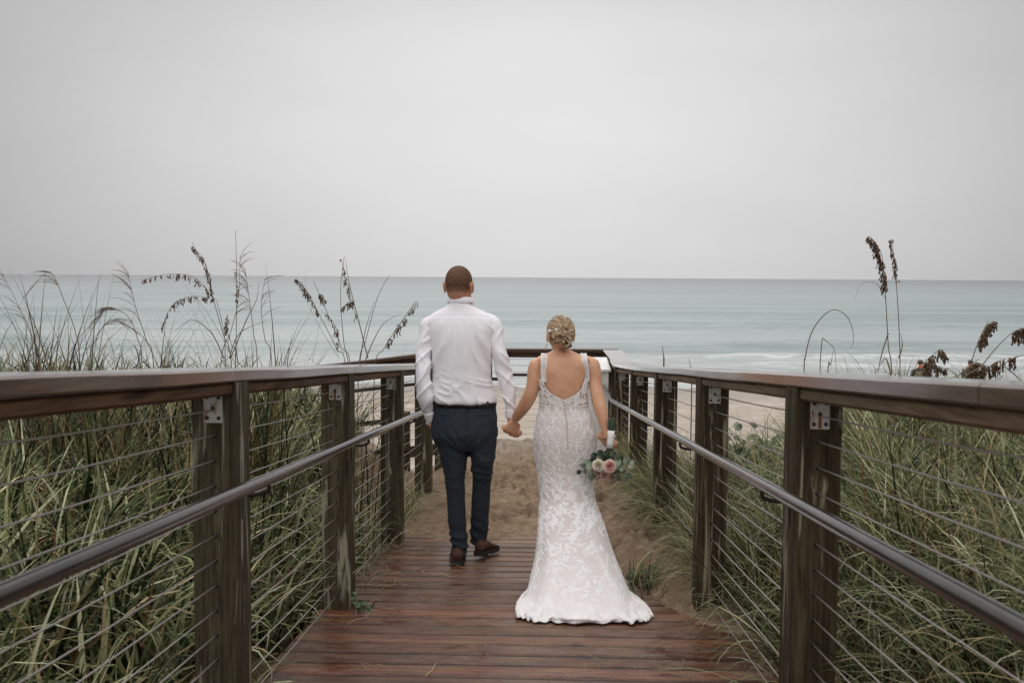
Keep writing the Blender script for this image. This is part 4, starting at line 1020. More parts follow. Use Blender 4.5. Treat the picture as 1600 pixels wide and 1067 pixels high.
# straps over the shoulders
M = NM('strap tulle'); m_tulle = M.set(color=(.62,.50,.44), rough=.8)
for sgn, P_ in ((-1, [(852,596),(850.5,588),(850,578),(850,568),(850,561),(850.5,557)]), (1, [(915.5,596),(916,588),(915.5,578),(914,568),(912.5,561),(912,557)])):
    pts = [onbody(a, b, .004) for a, b in P_]; pts = [p for p in pts if p is not None]; last = pts[-1]
    pts += [last+Vector((0,.035,.012)), last+Vector((0,.075,.004)), last+Vector((0,.12,-.04)), last+Vector((0,.16,-.09))]
    C = curve(pts, 5); mb = MB(); X = Vector((1, 0, 0)); hwid = .0155; m_ = len(C)
    nr = []
    for k, p in enumerate(C): t = (C[min(k+1, m_-1)]-C[max(k-1, 0)]).normalized(); q = X.cross(t).normalized(); nr.append(q if q.y < 0 or q.z > 0 else -q)
    for e in (-1, 1): mb.tube([p+X*e*(hwid+.0018*math.sin(k*1.9)) + n_*.001 for k, (p, n_) in enumerate(zip(C, nr))], .0030, 6)
    for k in range(0, m_-1):
        p, n_ = C[k], nr[k]; t = (C[k+1]-C[k]).normalized(); o_ = X*(hwid*.45*(1 if k % 2 else -1))
        mb.tube([p+o_+(X*math.cos(q)+t*math.sin(q))*.0068*(1-q/11) + n_*.001 for q in np.linspace(0, 6.6, 14)], .0022, 5)
    st = mb.build('strap', m_lace, dress)
    mb = MB(); V = []
    for p, n_ in zip(C, nr): V += [p-X*hwid, p+X*hwid]
    mb.add(V, [(2*k, 2*k+1, 2*k+3, 2*k+2) for k in range(m_-1)]); mb.build('strap_tulle', m_tulle, dress)
# buttons
M = NM('covered button'); m_btn = M.set(color=(.60,.46,.41), rough=.35)
pos = [(0.0, .03), (0.0, .06), (0.0, .10)] + [(.01+.0022*k, t_of(634+k*3.6)) for k in range(17)]
for k, (u, t) in enumerate(pos):
    p = DP(np.array([u]), np.array([t]))[0]; mb = MB(); mb.ball((p[0], p[1]-.004, p[2]), (.0052,.004,.0052), n=10, m=8); mb.build('button', m_btn, dress)

# bouquet hanging head down from her right hand ---------------------
bq = thing('bouquet', 'upside down bouquet of white and blush roses with eucalyptus held by the woman', 'bouquet', HC)
top = W(955.5, 653, 5.61); wt = W(955, 673, 5.61); wb_ = W(953, 700, 5.60); FC = W(944, 729, 5.56)
M = NM('dark green stem'); m_stem = M.set(color=M.mix(M.noise(30, 3), (.014,.026,.010), (.04,.065,.025)), rough=.45)
M = NM('ivory ribbon wrap'); m_wrap = M.set(color=(.80,.78,.73), rough=.45, normal=M.bump(M.noise(1.0, 2, .5, M.vec((8, 8, 160))), .5, .003))
mb = MB(); R = np.random.RandomState(17)
for k in range(22):
    a = R.rand()*6.28; r_ = .0165*math.sqrt(R.rand()); o = Vector((math.cos(a)*r_*1.1, math.sin(a)*r_, 0)); mb.tube([top+o*1.15+Vector((0,0,R.uniform(-.006,.004))), wt+o, wb_+o, FC+o*3+Vector((0,0,.01))], .0036, 7)
mb.build('stem_bundle', m_stem, bq)
mb = MB(); mb.tube([wt+Vector((0,0,.002)), wt.lerp(wb_, .33), wt.lerp(wb_, .66), wb_], [.0212,.0205,.0205,.021], 18); mb.build('ribbon_wrap', m_wrap, bq)
def rose(C, r, face, c_out, c_in, name='rose'):
    C = Vector(C); f = Vector(face).normalized(); u = f.orthogonal().normalized(); v = f.cross(u); mb = MB(); RR = np.random.RandomState(int(abs(C.x)*9999) % 9999)
    layers = [(1.0, 5, -.10, 1.0), (.86, 5, .10, .9), (.68, 5, .26, .75), (.50, 4, .38, .55), (.34, 3, .46, .4), (.2, 3, .50, .3)]
    for li, (R_, n, h, curl) in enumerate(layers):
        col = np.array(c_out)*(R_) + np.array(c_in)*(1-R_) if R_ < .9 else np.array(c_out)
        for k in range(n):
            a0 = 2*PI*k/n + li*.8 + RR.uniform(-.15, .15); vs = []; nu_, nv_ = 7, 5; wdt = 2*PI/n*.78
            for jv in range(nv_):
                tv = jv/(nv_-1)
                for ju in range(nu_):
                    tu = ju/(nu_-1)*2-1; ang = a0+tu*wdt*(.55+.45*math.sin(tv*PI*.75)); rad_ = r*R_*(.35+.65*tv**.7)*(1+.06*math.cos(tu*PI)); zz = r*(h-.45+.75*tv*(.9 if R_ < .7 else .55)) - r*.28*curl*max(0, tv-.75)*4*.5*(1-abs(tu)*.3)
                    vs.append(C + u*(math.cos(ang)*rad_) + v*(math.sin(ang)*rad_) + f*zz)
            fs = [(a*nu_+b, a*nu_+b+1, (a+1)*nu_+b+1, (a+1)*nu_+b) for a in range(nv_-1) for b in range(nu_-1)]
            mb.add(vs, fs, tuple(col*RR.uniform(.93, 1.05)))
    mb.ball(C - f*r*.2, r*.5, n=10, m=8, col=tuple(np.array(c_in)*.8))
    M_ = m_petal; return mb.build(name, M_, bq)
M = NM('rose petal'); m_petal = M.set(color=M.attr(), rough=.6, sss=.05, sheen=.2)
o = rose(W(935, 727, 5.50), .035, (-.15,-1,.05), (.80,.77,.66), (.72,.62,.42)); o['label'] = 'creamy white rose'
o = rose(W(953, 728.5, 5.49), .039, (.1,-1,.05), (.82,.64,.57), (.76,.34,.27)); o['label'] = 'pink rose with a deeper pink heart'
for k, (x, y, c1, rr) in enumerate(((944,742,(.66,.42,.34),.024),(956,746,(.62,.40,.33),.026),(927,735,(.70,.50,.42),.020),(974,736,(.55,.50,.38),.024),(931,744,(.66,.46,.38),.018),(968,748,(.62,.46,.36),.018))):
    rose(W(x, y, 5.53+.01*(k % 2)), rr, (R.uniform(-.4,.4), -1, R.uniform(-.6,-.1)), c1, tuple(np.array(c1)*.7))
mb = MB()
def eleaf(px, py, d, r_, col): leafdisc(mb, W(px, py, d), (R.normal(0,.35), -1, R.normal(.25,.35)), r_, .85, col=tuple(np.array(col)*R.uniform(.8, 1.2)))
DK = (.035,.055,.026); GY = (.22,.26,.18)
for (x, y, c_, r_) in ((929,711,DK,.020),(938,707,DK,.021),(948,708,DK,.022),(958,709,DK,.020),(966,713,DK,.020),(927,717,DK,.020),(918,722,GY,.022),(912,727,DK,.017),(905,737,DK,.016),(925,745,DK,.019),(921,728,GY,.022),(966,722,GY,.022),(979,719,GY,.022),(986,728,GY,.018),(972,731,GY,.020),(961,737,DK,.014),(934,740,DK,.014),(982,742,(.12,.14,.11),.020),(975,748,(.12,.14,.11),.017),(988,722,GY,.015),(914,736,DK,.012),(965,745,DK,.015),(938,718,DK,.02),(955,716,DK,.02)):
    eleaf(x, y, 5.52+R.uniform(-.02,.02), r_, c_)
for i in range(34):
    a = R.rand()*6.28; rr = R.uniform(15, 42); x = 946+rr*math.cos(a)*1.0; y = 729+rr*.42*math.sin(a)
    leafdisc(mb, W(x, y, 5.57+R.uniform(0,.08)), (R.normal(0,.6), R.normal(-.6,.5), R.normal(0,.6)), R.uniform(.012,.022), .8, col=tuple(np.array(DK if R.rand() < .6 else GY)*R.uniform(.8,1.3)))
lv = mb.build('eucalyptus_leaves', m_leaf, bq, False); sd = lv.modifiers.new('t', 'SOLIDIFY'); sd.thickness = .0008
mb = MB()
for (x, y) in ((905,737),(988,722),(984,745),(912,724),(925,745)): mb.tube(curve([FC+Vector((0,0,.03)), FC.lerp(W(x,y,5.53), .5)+Vector((0,0,.01)), W(x, y, 5.53)], 4), .0016, 5)
mb.build('twig', m_stem, bq)

# ---- two people on the beach, far off
def beach_person(px, label, hat, yaw, Y=34.0, photo=False):
    p = W(px, 640, Y); z0 = float(ground(np.array([p.x]), np.array([Y]), False)[0]); B = Vector((p.x, Y, z0)); H = W(px, 562, Y).z - z0; k = H/1.75
    root = thing('person', label, 'person', B, 'people with cameras on the beach'); R3 = Matrix.Rotation(yaw, 3, 'Z')
    T = lambda x, y, z: B + R3 @ Vector((x*k, y*k, z*k))
    def RR_(x, y, z, a, b): return (T(x, y, z), R3 @ Vector((a*k, 0, 0)), R3 @ Vector((0, b*k, 0)))
    arms = [[(.20,0,1.40),(.25,.06,1.14),(.10,.30,1.36)],[(-.20,0,1.40),(-.25,.06,1.14),(-.08,.30,1.36)]]
    mb = MB(); head_parts(mb, T(0,.02,1.62), R3, k*1.0)
    mb.rings([RR_(0,0,1.54,.055,.055), RR_(0,0,1.46,.06,.055), RR_(0,0,1.40,.17,.09), RR_(0,0,1.15,.13,.09), RR_(0,0,.95,.15,.10)], 16)
    for a in arms: mb.tube(curve([T(*q_) for q_ in a], 5), lerpl([.045*k,.036*k,.028*k], 11), 10); hand(mb, T(*a[2]), R3 @ Vector((0,.5,.8)), R3 @ Vector((-math.copysign(1, a[2][0]),0,0)), .5, k, thumb=1)
    for s_ in (-1, 1): mb.tube([T(s_*.09,0,.95), T(s_*.10,.02,.5), T(s_*.11,0,.06)], [.075*k,.055*k,.035*k], 12); mb.ball(T(s_*.11,.06,.03), (.04*k,.12*k,.035*k), R3)
    link('body', blob(mb, 'body', .012, 2), m_skinG, root)
    mb = MB(); mb.rings([RR_(0,0,1.49,.08,.07), RR_(0,0,1.43,.17,.11), RR_(0,0,1.36,.215,.13), RR_(0,0,1.1,.18,.13), RR_(0,0,.88,.19,.13)], 20, 2.3)
    for a in arms: mb.tube(curve([T(*q_) for q_ in a], 5), lerpl([.07*k,.06*k,.045*k], 11), 12)
    link('jacket', blob(mb, 'jacket', .012, 3), m_blk, root)
    mb = MB()
    for s_ in (-1, 1): mb.rings([RR_(s_*.07,0,.95,.10,.115), RR_(s_*.09,0,.7,.09,.10), RR_(s_*.10,.01,.45,.07,.075), RR_(s_*.11,0,.1,.055,.06)], 16)
    link('trousers', blob(mb, 'trousers', .012, 2), m_blk2, root)
    mb = MB(); mb.ball(T(0,0,1.665), (.088*k,.105*k,.082*k), R3, 16, 10); mb.build('hair', m_dkhair, root)
    if hat:
        mb = MB(); mb.rings([RR_(0,0,1.46,.095,.085), RR_(0,0,1.52,.075,.07)], 16); mb.build('collar', m_red, root)
        mb = MB(); mb.rings([RR_(-.02,-.155,1.38,.12,.05), RR_(-.02,-.165,1.2,.13,.06), RR_(-.02,-.15,1.0,.12,.05)], 14, 3); mb.build('camera_bag', m_tan, root)
        mb = MB(); a, b = T(-.07,.30,1.42), T(.07,.38,1.53); mb.box((min(a.x,b.x), min(a.y,b.y), a.z), (max(a.x,b.x), max(a.y,b.y), b.z), .01); mb.tube([T(0,.36,1.47), T(0,.50,1.47)], .04*k, 12); o = mb.build('camera', m_iron); tag(o, 'dark camera raised by the person with the red collar', 'camera')
M = NM('black jacket'); m_blk = M.set(color=(.018,.018,.02), rough=.7)
M = NM('dark trousers'); m_blk2 = M.set(color=(.03,.03,.035), rough=.8)
M = NM('dark hair'); m_dkhair = M.set(color=(.03,.02,.014), rough=.6)
M = NM('red collar cloth'); m_red = M.set(color=(.55,.05,.03), rough=.7)
M = NM('tan bag canvas'); m_tan = M.set(color=(.16,.11,.07), rough=.8)
beach_person(1436, 'person on the beach in black with a red collar raising a camera', True, rad(-25), photo=True)
beach_person(1514, 'person on the beach in a plain black jacket near the water', False, rad(10), Y=36.0)
# ------------------------------------------------------------------ grass
def blades(root, hgt, wid, az, lean, curl, col, seg=6, twist=None, fold=.0):
    """N ribbons: root (N,3), height (N), width (N), azimuth (N), lean (N) rad from vertical, curl (N) extra bend to the tip; col (N,3)"""
    N = len(hgt); t = np.linspace(0, 1, seg+1)
    ang = lean[:, None] + curl[:, None]*t[None, :]**1.6
    ds = hgt[:, None]/seg
    hx = np.concatenate([np.zeros((N,1)), np.cumsum(np.sin(ang[:, :-1])*ds, 1)], 1)
    hz = np.concatenate([np.zeros((N,1)), np.cumsum(np.cos(ang[:, :-1])*ds, 1)], 1)
    dx, dy = np.cos(az)[:, None], np.sin(az)[:, None]
    wob = (np.random.RandomState(N).rand(N, 1)-.5)*.12*t[None, :]**2*hgt[:, None]*2
    cx = root[:, 0:1] + hx*dx - wob*dy; cy = root[:, 1:2] + hx*dy + wob*dx; cz = root[:, 2:3] + hz
    wv = wid[:, None]*.5*np.interp(t, [0, .25, .7, 1], [.6, 1, .75, .04])[None, :]
    tw = (twist if twist is not None else np.zeros(N))[:, None]*(t[None, :]-.3)
    sx_ = -np.sin(az[:, None]+tw)*wv; sy_ = np.cos(az[:, None]+tw)*wv
    A = np.stack([cx-sx_, cy-sy_, cz], -1); B = np.stack([cx+sx_, cy+sy_, cz], -1)
    co = np.stack([A, B], 2).reshape(N, (seg+1)*2, 3)
    b = (np.arange(N)*(seg+1)*2)[:, None]; k = np.arange(seg)[None, :]*2
    q = np.stack([b+k, b+k+1, b+k+3, b+k+2], -1).reshape(-1, 4)
    cc = np.repeat(col[:, None, :], (seg+1)*2, 1).reshape(-1, 3)
    return co.reshape(-1, 3), q, cc
M = NM('dune grass blade')
c = M.attr()
c = M.mix(M.math('MULTIPLY', M.ramp(M.noise(35, 3), [(.4, 0), (.7, 1)]), .35), c, M.mix(1.0, c, (1.6,1.5,1.4), 'MULTIPLY'))
M.set(color=c, rough=.5, spec=.10)
tr = M.n('ShaderNodeBsdfTranslucent'); M.l(c, tr.inputs['Color'])
ms = M.n('ShaderNodeMixShader'); ms.inputs[0].default_value = .20; M.l(M.b.outputs[0], ms.inputs[1]); M.l(tr.outputs[0], ms.inputs[2]); M.l(ms.outputs[0], M.out.inputs[0])
m_grass = M.m
PAL = np.array([[.160,.180,.072],[.078,.095,.036],[.265,.285,.14],[.46,.47,.30],[.012,.017,.006],[.29,.22,.11],[.46,.37,.22],[.15,.075,.035]])
def tussocks(name, label, seed, nt_, place, hmin, hmax, per, wmin, wmax, lean0, curl0, palw, spread=.06, winddir=None, wind=0, seg=7):
    R = np.random.RandomState(seed); rt = []; H = []; Wd = []; AZ = []; LN = []; CU = []; CO = []; TW = []
    pts = place(R, nt_)
    for (x, y, hs_) in pts:
        n = int(per*R.uniform(.6, 1.4)); z = float(ground(np.array([x]), np.array([y]), False)[0])
        a = R.rand(n)*2*PI; rr = spread*np.sqrt(R.rand(n))
        rt.append(np.stack([x+rr*np.cos(a), y+rr*np.sin(a), np.full(n, z-.03)], 1))
        H.append(R.uniform(hmin, hmax, n)*hs_); Wd.append(R.uniform(wmin, wmax, n))
        az = a + R.normal(0, .6, n); ln = np.abs(R.normal(lean0, lean0*.6, n)); cu = np.abs(R.normal(curl0, curl0*.45, n))
        if winddir is not None:
            vx = np.cos(az)*ln + math.cos(winddir)*wind; vy = np.sin(az)*ln + math.sin(winddir)*wind
            az = np.arctan2(vy, vx); ln = np.clip(np.hypot(vx, vy), 0, 1.2)
        AZ.append(az); LN.append(ln); CU.append(cu)
        pi_ = R.choice(len(PAL), n, p=palw); CO.append(PAL[pi_]*R.uniform(.7, 1.25, (n, 1))*R.uniform(.8, 1.15)); TW.append(R.normal(0, 1.4, n))
    co, q, cc = blades(np.concatenate(rt), np.concatenate(H), np.concatenate(Wd), np.concatenate(AZ), np.concatenate(LN), np.concatenate(CU), np.concatenate(CO), seg, np.concatenate(TW))
    me = npmesh(name, co, q); setcol(me, cc); o = link(name, me, m_grass)
    return tag(o, label, 'grass', kind='stuff')
def keep(x, y):    # off the path
    return (x < -1.12) or (x > .98)
def pl_left(R, n):
    o = []
    while len(o) < n:
        y = R.uniform(.9, 10.5); x = -1.15 - (R.rand()**1.15)*(1.2+.62*y)
        if x < -1.1 - .8*y: continue
        hs_ = .55+.6*min(1, (-x-1.0)/.9)
        if y > 6.8 and x > -1.9: hs_ *= .55
        if y > 7.2 and x/y > -.19: continue
        o.append((x, y, hs_))
    return o
def pl_right(R, n):
    o = [(1.0+R.rand()*1.1, R.uniform(4.6, 8.6), R.uniform(.7, .95)) for i in range(150)]
    while len(o) < n:
        y = R.uniform(1.0, 10.5); x = 1.0 + (R.rand()**1.1)*(1.3+.7*y)
        if x/y < .26 and y > 8.2: continue
        hs_ = .75+.3*min(1, (x-1.0)/.8)
        o.append((x, y, hs_))
    return o
tussocks('dune_grass', 'dense broad bladed dune grass behind the left railing', 21, 1000, pl_left, .42, .86, 24, .008, .024, .24, 1.9, [.20,.18,.18,.13,.20,.05,.03,.03])
tussocks('dune_grass', 'fine arching dune grass behind the right railing', 22, 1250, pl_right, .42, .82, 30, .0035, .011, .42, 1.8, [.21,.19,.19,.12,.17,.05,.04,.03], winddir=PI*1.05, wind=.18)
# dry litter between the tussocks
def pl_lit(R, n):
    o = []
    while len(o) < n:
        s_ = -1 if R.rand() < .5 else 1; y = R.uniform(1, 9.5); x = s_*(1.1+R.rand()*(1+.5*y))
        if s_ < 0: x -= .1
        o.append((x, y, 1))
    return o
tussocks('dry_grass', 'dry straw coloured dead blades low between the green grass', 23, 420, pl_lit, .25, .6, 16, .003, .007, .7, 1.3, [0,0,0,.05,.05,.35,.30,.25], spread=.14)
# straggling blades at the rail feet and poking through the cables
def pl_foot(R, n):
    o = []
    for i in range(n):
        k = R.rand()
        if k < .42: y = R.uniform(5.0, 8.6); x = -1.08 - R.uniform(-.10, .22)
        elif k < .9: y = R.uniform(5.2, 10.0); x = .93 + R.uniform(-.14, .35)
        else: y = R.uniform(3.4, 5); x = 1.05+R.uniform(0, .2)
        o.append((x, y, R.uniform(.6, 1)))
    return o
tussocks('foot_grass', 'thin curling grass growing at the feet of the railing posts', 24, 150, pl_foot, .25, .7, 15, .003, .007, .45, 1.7, [.24,.14,.20,.10,.05,.12,.12,.03], spread=.07)
# clumps hugging the right rail between the far posts
def pl_rr(R, n): return [(R.uniform(.98, 1.4) if k < n*.6 else R.uniform(.86, 1.2), R.uniform(4.9, 10.0) if k < n*.6 else R.uniform(6.8, 10.0), R.uniform(.7, 1.05)) for k in range(n)]
tussocks('rail_grass', 'grey green grass arching over the sand from the far right posts', 25, 210, pl_rr, .45, .85, 24, .003, .007, .35, 1.9, [.26,.14,.20,.14,.06,.09,.09,.02], winddir=PI, wind=.22)

# single straws on the boards
R = np.random.RandomState(31); mb = MB()
for i in range(60):
    x, y = R.uniform(-.9, .85), R.uniform(2.2, 7.5)
    if R.rand() < .4: x = -.9 + abs(R.normal(0, .15)); y = R.uniform(4.6, 6.6)
    a = R.rand()*6.28; L = R.uniform(.08, .28); k = R.normal(0, 5); pts = []
    for j in range(8):
        pts.append((x, y, -SLOPE*y+.004+.012*abs(math.sin(j*.7+i)))); x += math.cos(a)*L/7; y += math.sin(a)*L/7; a += k*L/7
    mb.tube(pts, .0014, 4, col=tuple(PAL[R.choice([5,6])]*R.uniform(.8,1.5)))
o = mb.build('fallen_straw', m_grass); tag(o, 'loose dry straws lying on the wet boards', 'straw', kind='stuff')

# ------------------------------------------------------------------ sea oats and single stalks against the sea
M = NM('dark seed head'); m_seed = M.set(color=M.mix(M.ramp(M.noise(70, 2), [(.35, 0), (.65, 1)]), (.035,.019,.010), (.19,.115,.062)), rough=.7)
M = NM('dry stalk'); m_stalk = M.set(color=M.mix(M.noise(20, 3), (.09,.058,.035), (.20,.145,.09)), rough=.55)
def panicle(mb, pts, R, n=46, L=.026, sz=1.0, side=None):
    P = curve(pts, 8)
    mb.tube(P, .0013, 5)
    for i in range(n):
        t = R.uniform(.02, 1); k = t*(len(P)-1); a = int(min(k, len(P)-2)); p = P[a].lerp(P[a+1], k-a)
        tg = (P[a+1]-P[a]).normalized()
        br = R.uniform(.35, 1)*.052*sz*(1.1-abs(t-.45)); d0 = tg*R.uniform(.1, .7)+Vector((R.normal(0,.35), R.normal(0,.35), -.4)); d0.normalize()
        d1 = Vector((R.normal(.03, .14), R.normal(0, .14), -1)).normalized(); th = [p]; nseg = max(2, int(br/.011))
        for j in range(nseg): th.append(th[-1] + d0.lerp(d1, min(1, (j+1)/2.2)).normalized()*(br/nseg))
        mb.tube(th, .0007, 3)
        for j in range(1, len(th)):
            if R.rand() < .08: continue
            q = th[j] + Vector((R.normal(0,.0022), R.normal(0,.0022), 0)); d = (th[j]-th[j-1]).normalized(); d = (d+Vector((R.normal(0,.22), R.normal(0,.22), 0))).normalized()
            l_ = L*R.uniform(.65, 1.05)*min(sz, 1.15)*.85; w_ = l_*R.uniform(.22, .36)
            u = d.orthogonal().normalized(); u = Matrix.Rotation(R.rand()*6.28, 3, d) @ u; v = d.cross(u)
            vs = [q-d*l_*.5, q+u*w_, q+v*w_*.45, q-u*w_, q-v*w_*.45, q+d*l_*.5]
            mb.add(vs, [(0,1,2),(0,2,3),(0,3,4),(0,4,1),(5,2,1),(5,3,2),(5,4,3),(5,1,4)])
def oat(label, Y, stem, heads, seed, group='sea oats above the railings', leaves=(), r=.0032, sz=1.0, zroot=True, n=46):
    R = np.random.RandomState(seed)
    P = [W(a, b, Y) for a, b in stem]
    base = P[0].copy(); gz = float(ground(np.array([base.x]), np.array([base.y]), False)[0]) - .02
    root = thing('sea_oats', label, 'sea oats', (base.x, base.y, gz), group)
    P = [Vector((base.x + (base.x-P[1].x)*.25, base.y, gz))] + P
    P = curve(P, 8); mb = MB(); mb.tube(P, lerpl([r, r*.8, r*.45], len(P)), 6); mb.build('stem', m_stalk, root)
    for h in heads:
        hp = [W(a, b, Y+(i*.02)) for i, (a, b) in enumerate(h)]
        mb = MB(); panicle(mb, hp, R, n, sz=sz); mb.build('seed_head', m_seed, root)
    for lf in leaves:
        lp = curve([W(a, b, Y-.03) for a, b in lf], 7); mb = MB()
        mb.tube(lp, lerpl([.004, .0035, .002, .0006], len(lp)), 5, flat=.3); mb.build('leaf', m_stalk, root)
    return root
oat('leftmost drooping sea oats with two long dark seed heads', 6.6, [(352,572),(350,520),(338,468)], [[(338,468),(300,463),(270,476),(252,514)],[(333,466),(305,434),(265,428),(222,438)]], 41, leaves=[[(350,560),(330,520),(300,500),(270,520)]], n=52)
oat('tall sea oats with a thin dark head rising over the horizon', 6.8, [(362,575),(348,520),(334,470),(322,425),(300,378)], [[(333,468),(326,430),(318,405),(300,385)]], 42, leaves=[[(360,560),(385,500),(400,470),(405,440)],[(358,560),(375,520),(420,500)]], n=55)
oat('slim upright stalk with a few seeds left of the drooping heads\' tip', 6.9, [(368,575),(369,520),(370,440),(368,360)], [[(369,470),(370,450),(369,425)]], 43, n=14)
oat('short rust coloured seed head low among the left grass', 6.4, [(372,575),(362,540),(352,505)], [[(358,525),(353,508),(356,492)]], 44, n=22)
oat('sea oats leaning left with a row of hanging seeds over the far rail', 6.7, [(540,585),(526,545),(498,490),(470,440)], [[(500,495),(486,465),(472,445),(462,436)]], 45, n=50, leaves=[[(530,560),(505,520),(480,470),(478,420)]])
oat('sea oats in the middle cluster with short drooping seed clumps', 6.9, [(545,585),(532,540),(512,490),(490,440)], [[(530,545),(524,510),(508,488)],[(508,470),(500,458)]], 46, n=26)
oat('tall sea oats stalk standing upright in the middle cluster', 6.5, [(548,590),(538,540),(532,460),(538,400)], [[(556,500),(550,470),(541,440),(533,405)],[(554,470),(545,472),(534,482)]], 47, n=24, leaves=[[(575,560),(560,500),(545,440),(540,405)]])
oat('sea oats leaning right with a dark seed head beside the man\'s shoulder', 6.6, [(585,590),(600,545),(622,510),(650,470)], [[(604,540),(618,515),(634,495),(652,470)]], 48, n=46)
oat('bare bent grass stalk arching right of the middle cluster', 6.7, [(560,590),(572,530),(590,465),(608,430)], [], 49, leaves=[[(565,580),(580,540),(600,505),(628,490)],[(560,580),(570,520),(585,470)]])
GR = 'sea oats above the railings'
oat('tallest sea oats on the right with a heavy brown seed head', 5.6, [(1393,592),(1388,540),(1384,470),(1378,400),(1360,370)], [[(1383,452),(1378,415),(1370,385),(1357,369)]], 51, leaves=[[(1383,465),(1368,442),(1345,445),(1335,470)],[(1393,590),(1384,560),(1370,580)],[(1388,520),(1376,560),(1371,590)]], n=95, sz=1.3)
oat('slender second sea oats stalk standing right of the tallest one', 5.8, [(1406,592),(1405,520),(1401,450),(1394,378)], [[(1402,442),(1398,415),(1394,392),(1391,374)]], 52, n=60, sz=.9, leaves=[[(1404,560),(1410,540),(1407,520)]])
oat('sea oats with a thick drooping head near the right edge of the picture', 5.2, [(1500,615),(1516,570),(1530,530),(1545,500)], [[(1531,535),(1537,518),(1546,505),(1555,502)]], 53, n=62, sz=1.6)
oat('long curved sea oats stalk running off the right edge', 5.0, [(1496,620),(1535,570),(1560,540),(1585,518),(1612,510)], [[(1582,520),(1596,513),(1612,515),(1625,530)]], 54, n=62, sz=1.9)
oat('bowed sea oats with a long low fringe of seeds on the right', 5.1, [(1620,640),(1595,595),(1570,570),(1592,557),(1600,556)], [[(1590,557),(1565,562),(1545,572),(1520,585)]], 55, n=64, sz=1.6)
oat('sea oats head nodding in front of the beach photographer', 5.2, [(1520,610),(1505,597),(1492,585),(1480,575)], [[(1482,577),(1465,572),(1448,566),(1455,556),(1470,546),(1478,556)]], 56, n=80, sz=1.5)
oat('low bowed sea oats with dark hanging seeds beside the second beach figure', 5.1, [(1470,620),(1500,585),(1530,560)], [[(1548,575),(1530,567),(1520,570),(1510,590)]], 57, n=44, sz=1.4)
def stalk(label, Y, pts, r=.003, name='grass_stalk', n=1):
    P = [W(a, b, Y) for a, b in pts]; base = P[0]; gz = float(ground(np.array([base.x]), np.array([base.y]), False)[0])-.02
    P = curve([Vector((base.x, base.y, gz))]+P, 10); mb = MB(); mb.tube(P, lerpl([r, r, r*.7, r*.25], len(P)), 6)
    o = mb.build(name, m_stalk); tag(o, label, 'grass stalk', 'bare stalks above the railings')
stalk('single dry stalk bent round into a tall hoop on the right', 5.5, [(1256,592),(1258,560),(1268,520),(1285,495),(1303,484),(1322,493),(1332,515),(1333,535),(1328,545)], .0030)
stalk('broken twig folded into a sharp peak beside the hooped stalk', 5.6, [(1281,592),(1282,560),(1285,530),(1290,532),(1303,545),(1306,570),(1309,592)], .0026)
stalk('short slanting twig leaning right next to the broken twig', 5.5, [(1293,592),(1298,570),(1302,548)], .0030)
stalk('dark upright twig above the cap behind the far right posts', 9.2, [(1037,580),(1037,560),(1035,540)], .008)
stalk('short dark twig to the right of the upright one behind the right railing', 9.4, [(1081,590),(1079,575),(1076,560)], .006)
# feathery plumes of grass nodding over the left cap
def plume(label, Y, pts, tips, seed):
    R = np.random.RandomState(seed); P = [W(a, b, Y) for a, b in pts]; base = P[0]; gz = float(ground(np.array([base.x]), np.array([base.y]), False)[0])-.02
    root = thing('grass_plume', label, 'grass', (base.x, base.y, gz), 'feathery plumes above the left railing')
    P = curve([Vector((base.x, base.y, gz))]+P, 9); mb = MB(); mb.tube(P, lerpl([.0034,.003,.0022,.0006], len(P)), 5); mb.build('stem', m_stalk, root)
    mb = MB(); n = len(P); mb.tube(P[int(n*.6):], .0012, 5)
    for i in range(tips):
        k = int(n*R.uniform(.62, .97)); p = P[k]; t = (P[min(k+1, n-1)]-P[k-1]).normalized(); sd = 1 if P[-1].x > P[k-4].x else -1
        L = R.uniform(.08, .20); d = (t + Vector((sd*R.uniform(.0, .7), R.normal(0, .25), R.uniform(-.3, .2)))).normalized(); q = [p]
        for j in range(5): d = (d+Vector((sd*.08, 0, -.16))).normalized(); q.append(q[-1]+d*L/5)
        mb.tube(q, lerpl([.0013, .0016, .0004], 6), 4)
    mb.build('seed_head', m_stalk, root)
plume('feathery plume arching right at the far left edge', 6.4, [(62,575),(52,530),(30,480),(4,428)], 12, 201)
plume('tall plume nodding left above the first gap of the left cap', 6.6, [(125,575),(118,520),(100,470),(78,425),(50,450)], 16, 202)
plume('leaning plume with fine branches right of the nodding plume', 6.3, [(240,575),(228,530),(212,480),(200,425)], 15, 203)
plume('low drooping plume with many fine branches pointing left', 6.5, [(222,575),(215,530),(200,495),(172,480),(158,492)], 24, 204)
plume('slim plume standing just left of the tall seeded stalk', 6.9, [(345,575),(360,520),(372,470),(375,400)], 12, 205)
plume('plume fanning right beside the tallest left stalk', 6.7, [(402,575),(396,520),(390,470),(383,420)], 16, 206)
plume('short plume leaning right at the right end of the left clump', 6.8, [(425,575),(414,530),(408,480),(414,435)], 10, 207)
plume('plume with drooping tips above the middle of the left cap', 6.5, [(140,575),(150,530),(172,500),(200,510)], 18, 208)

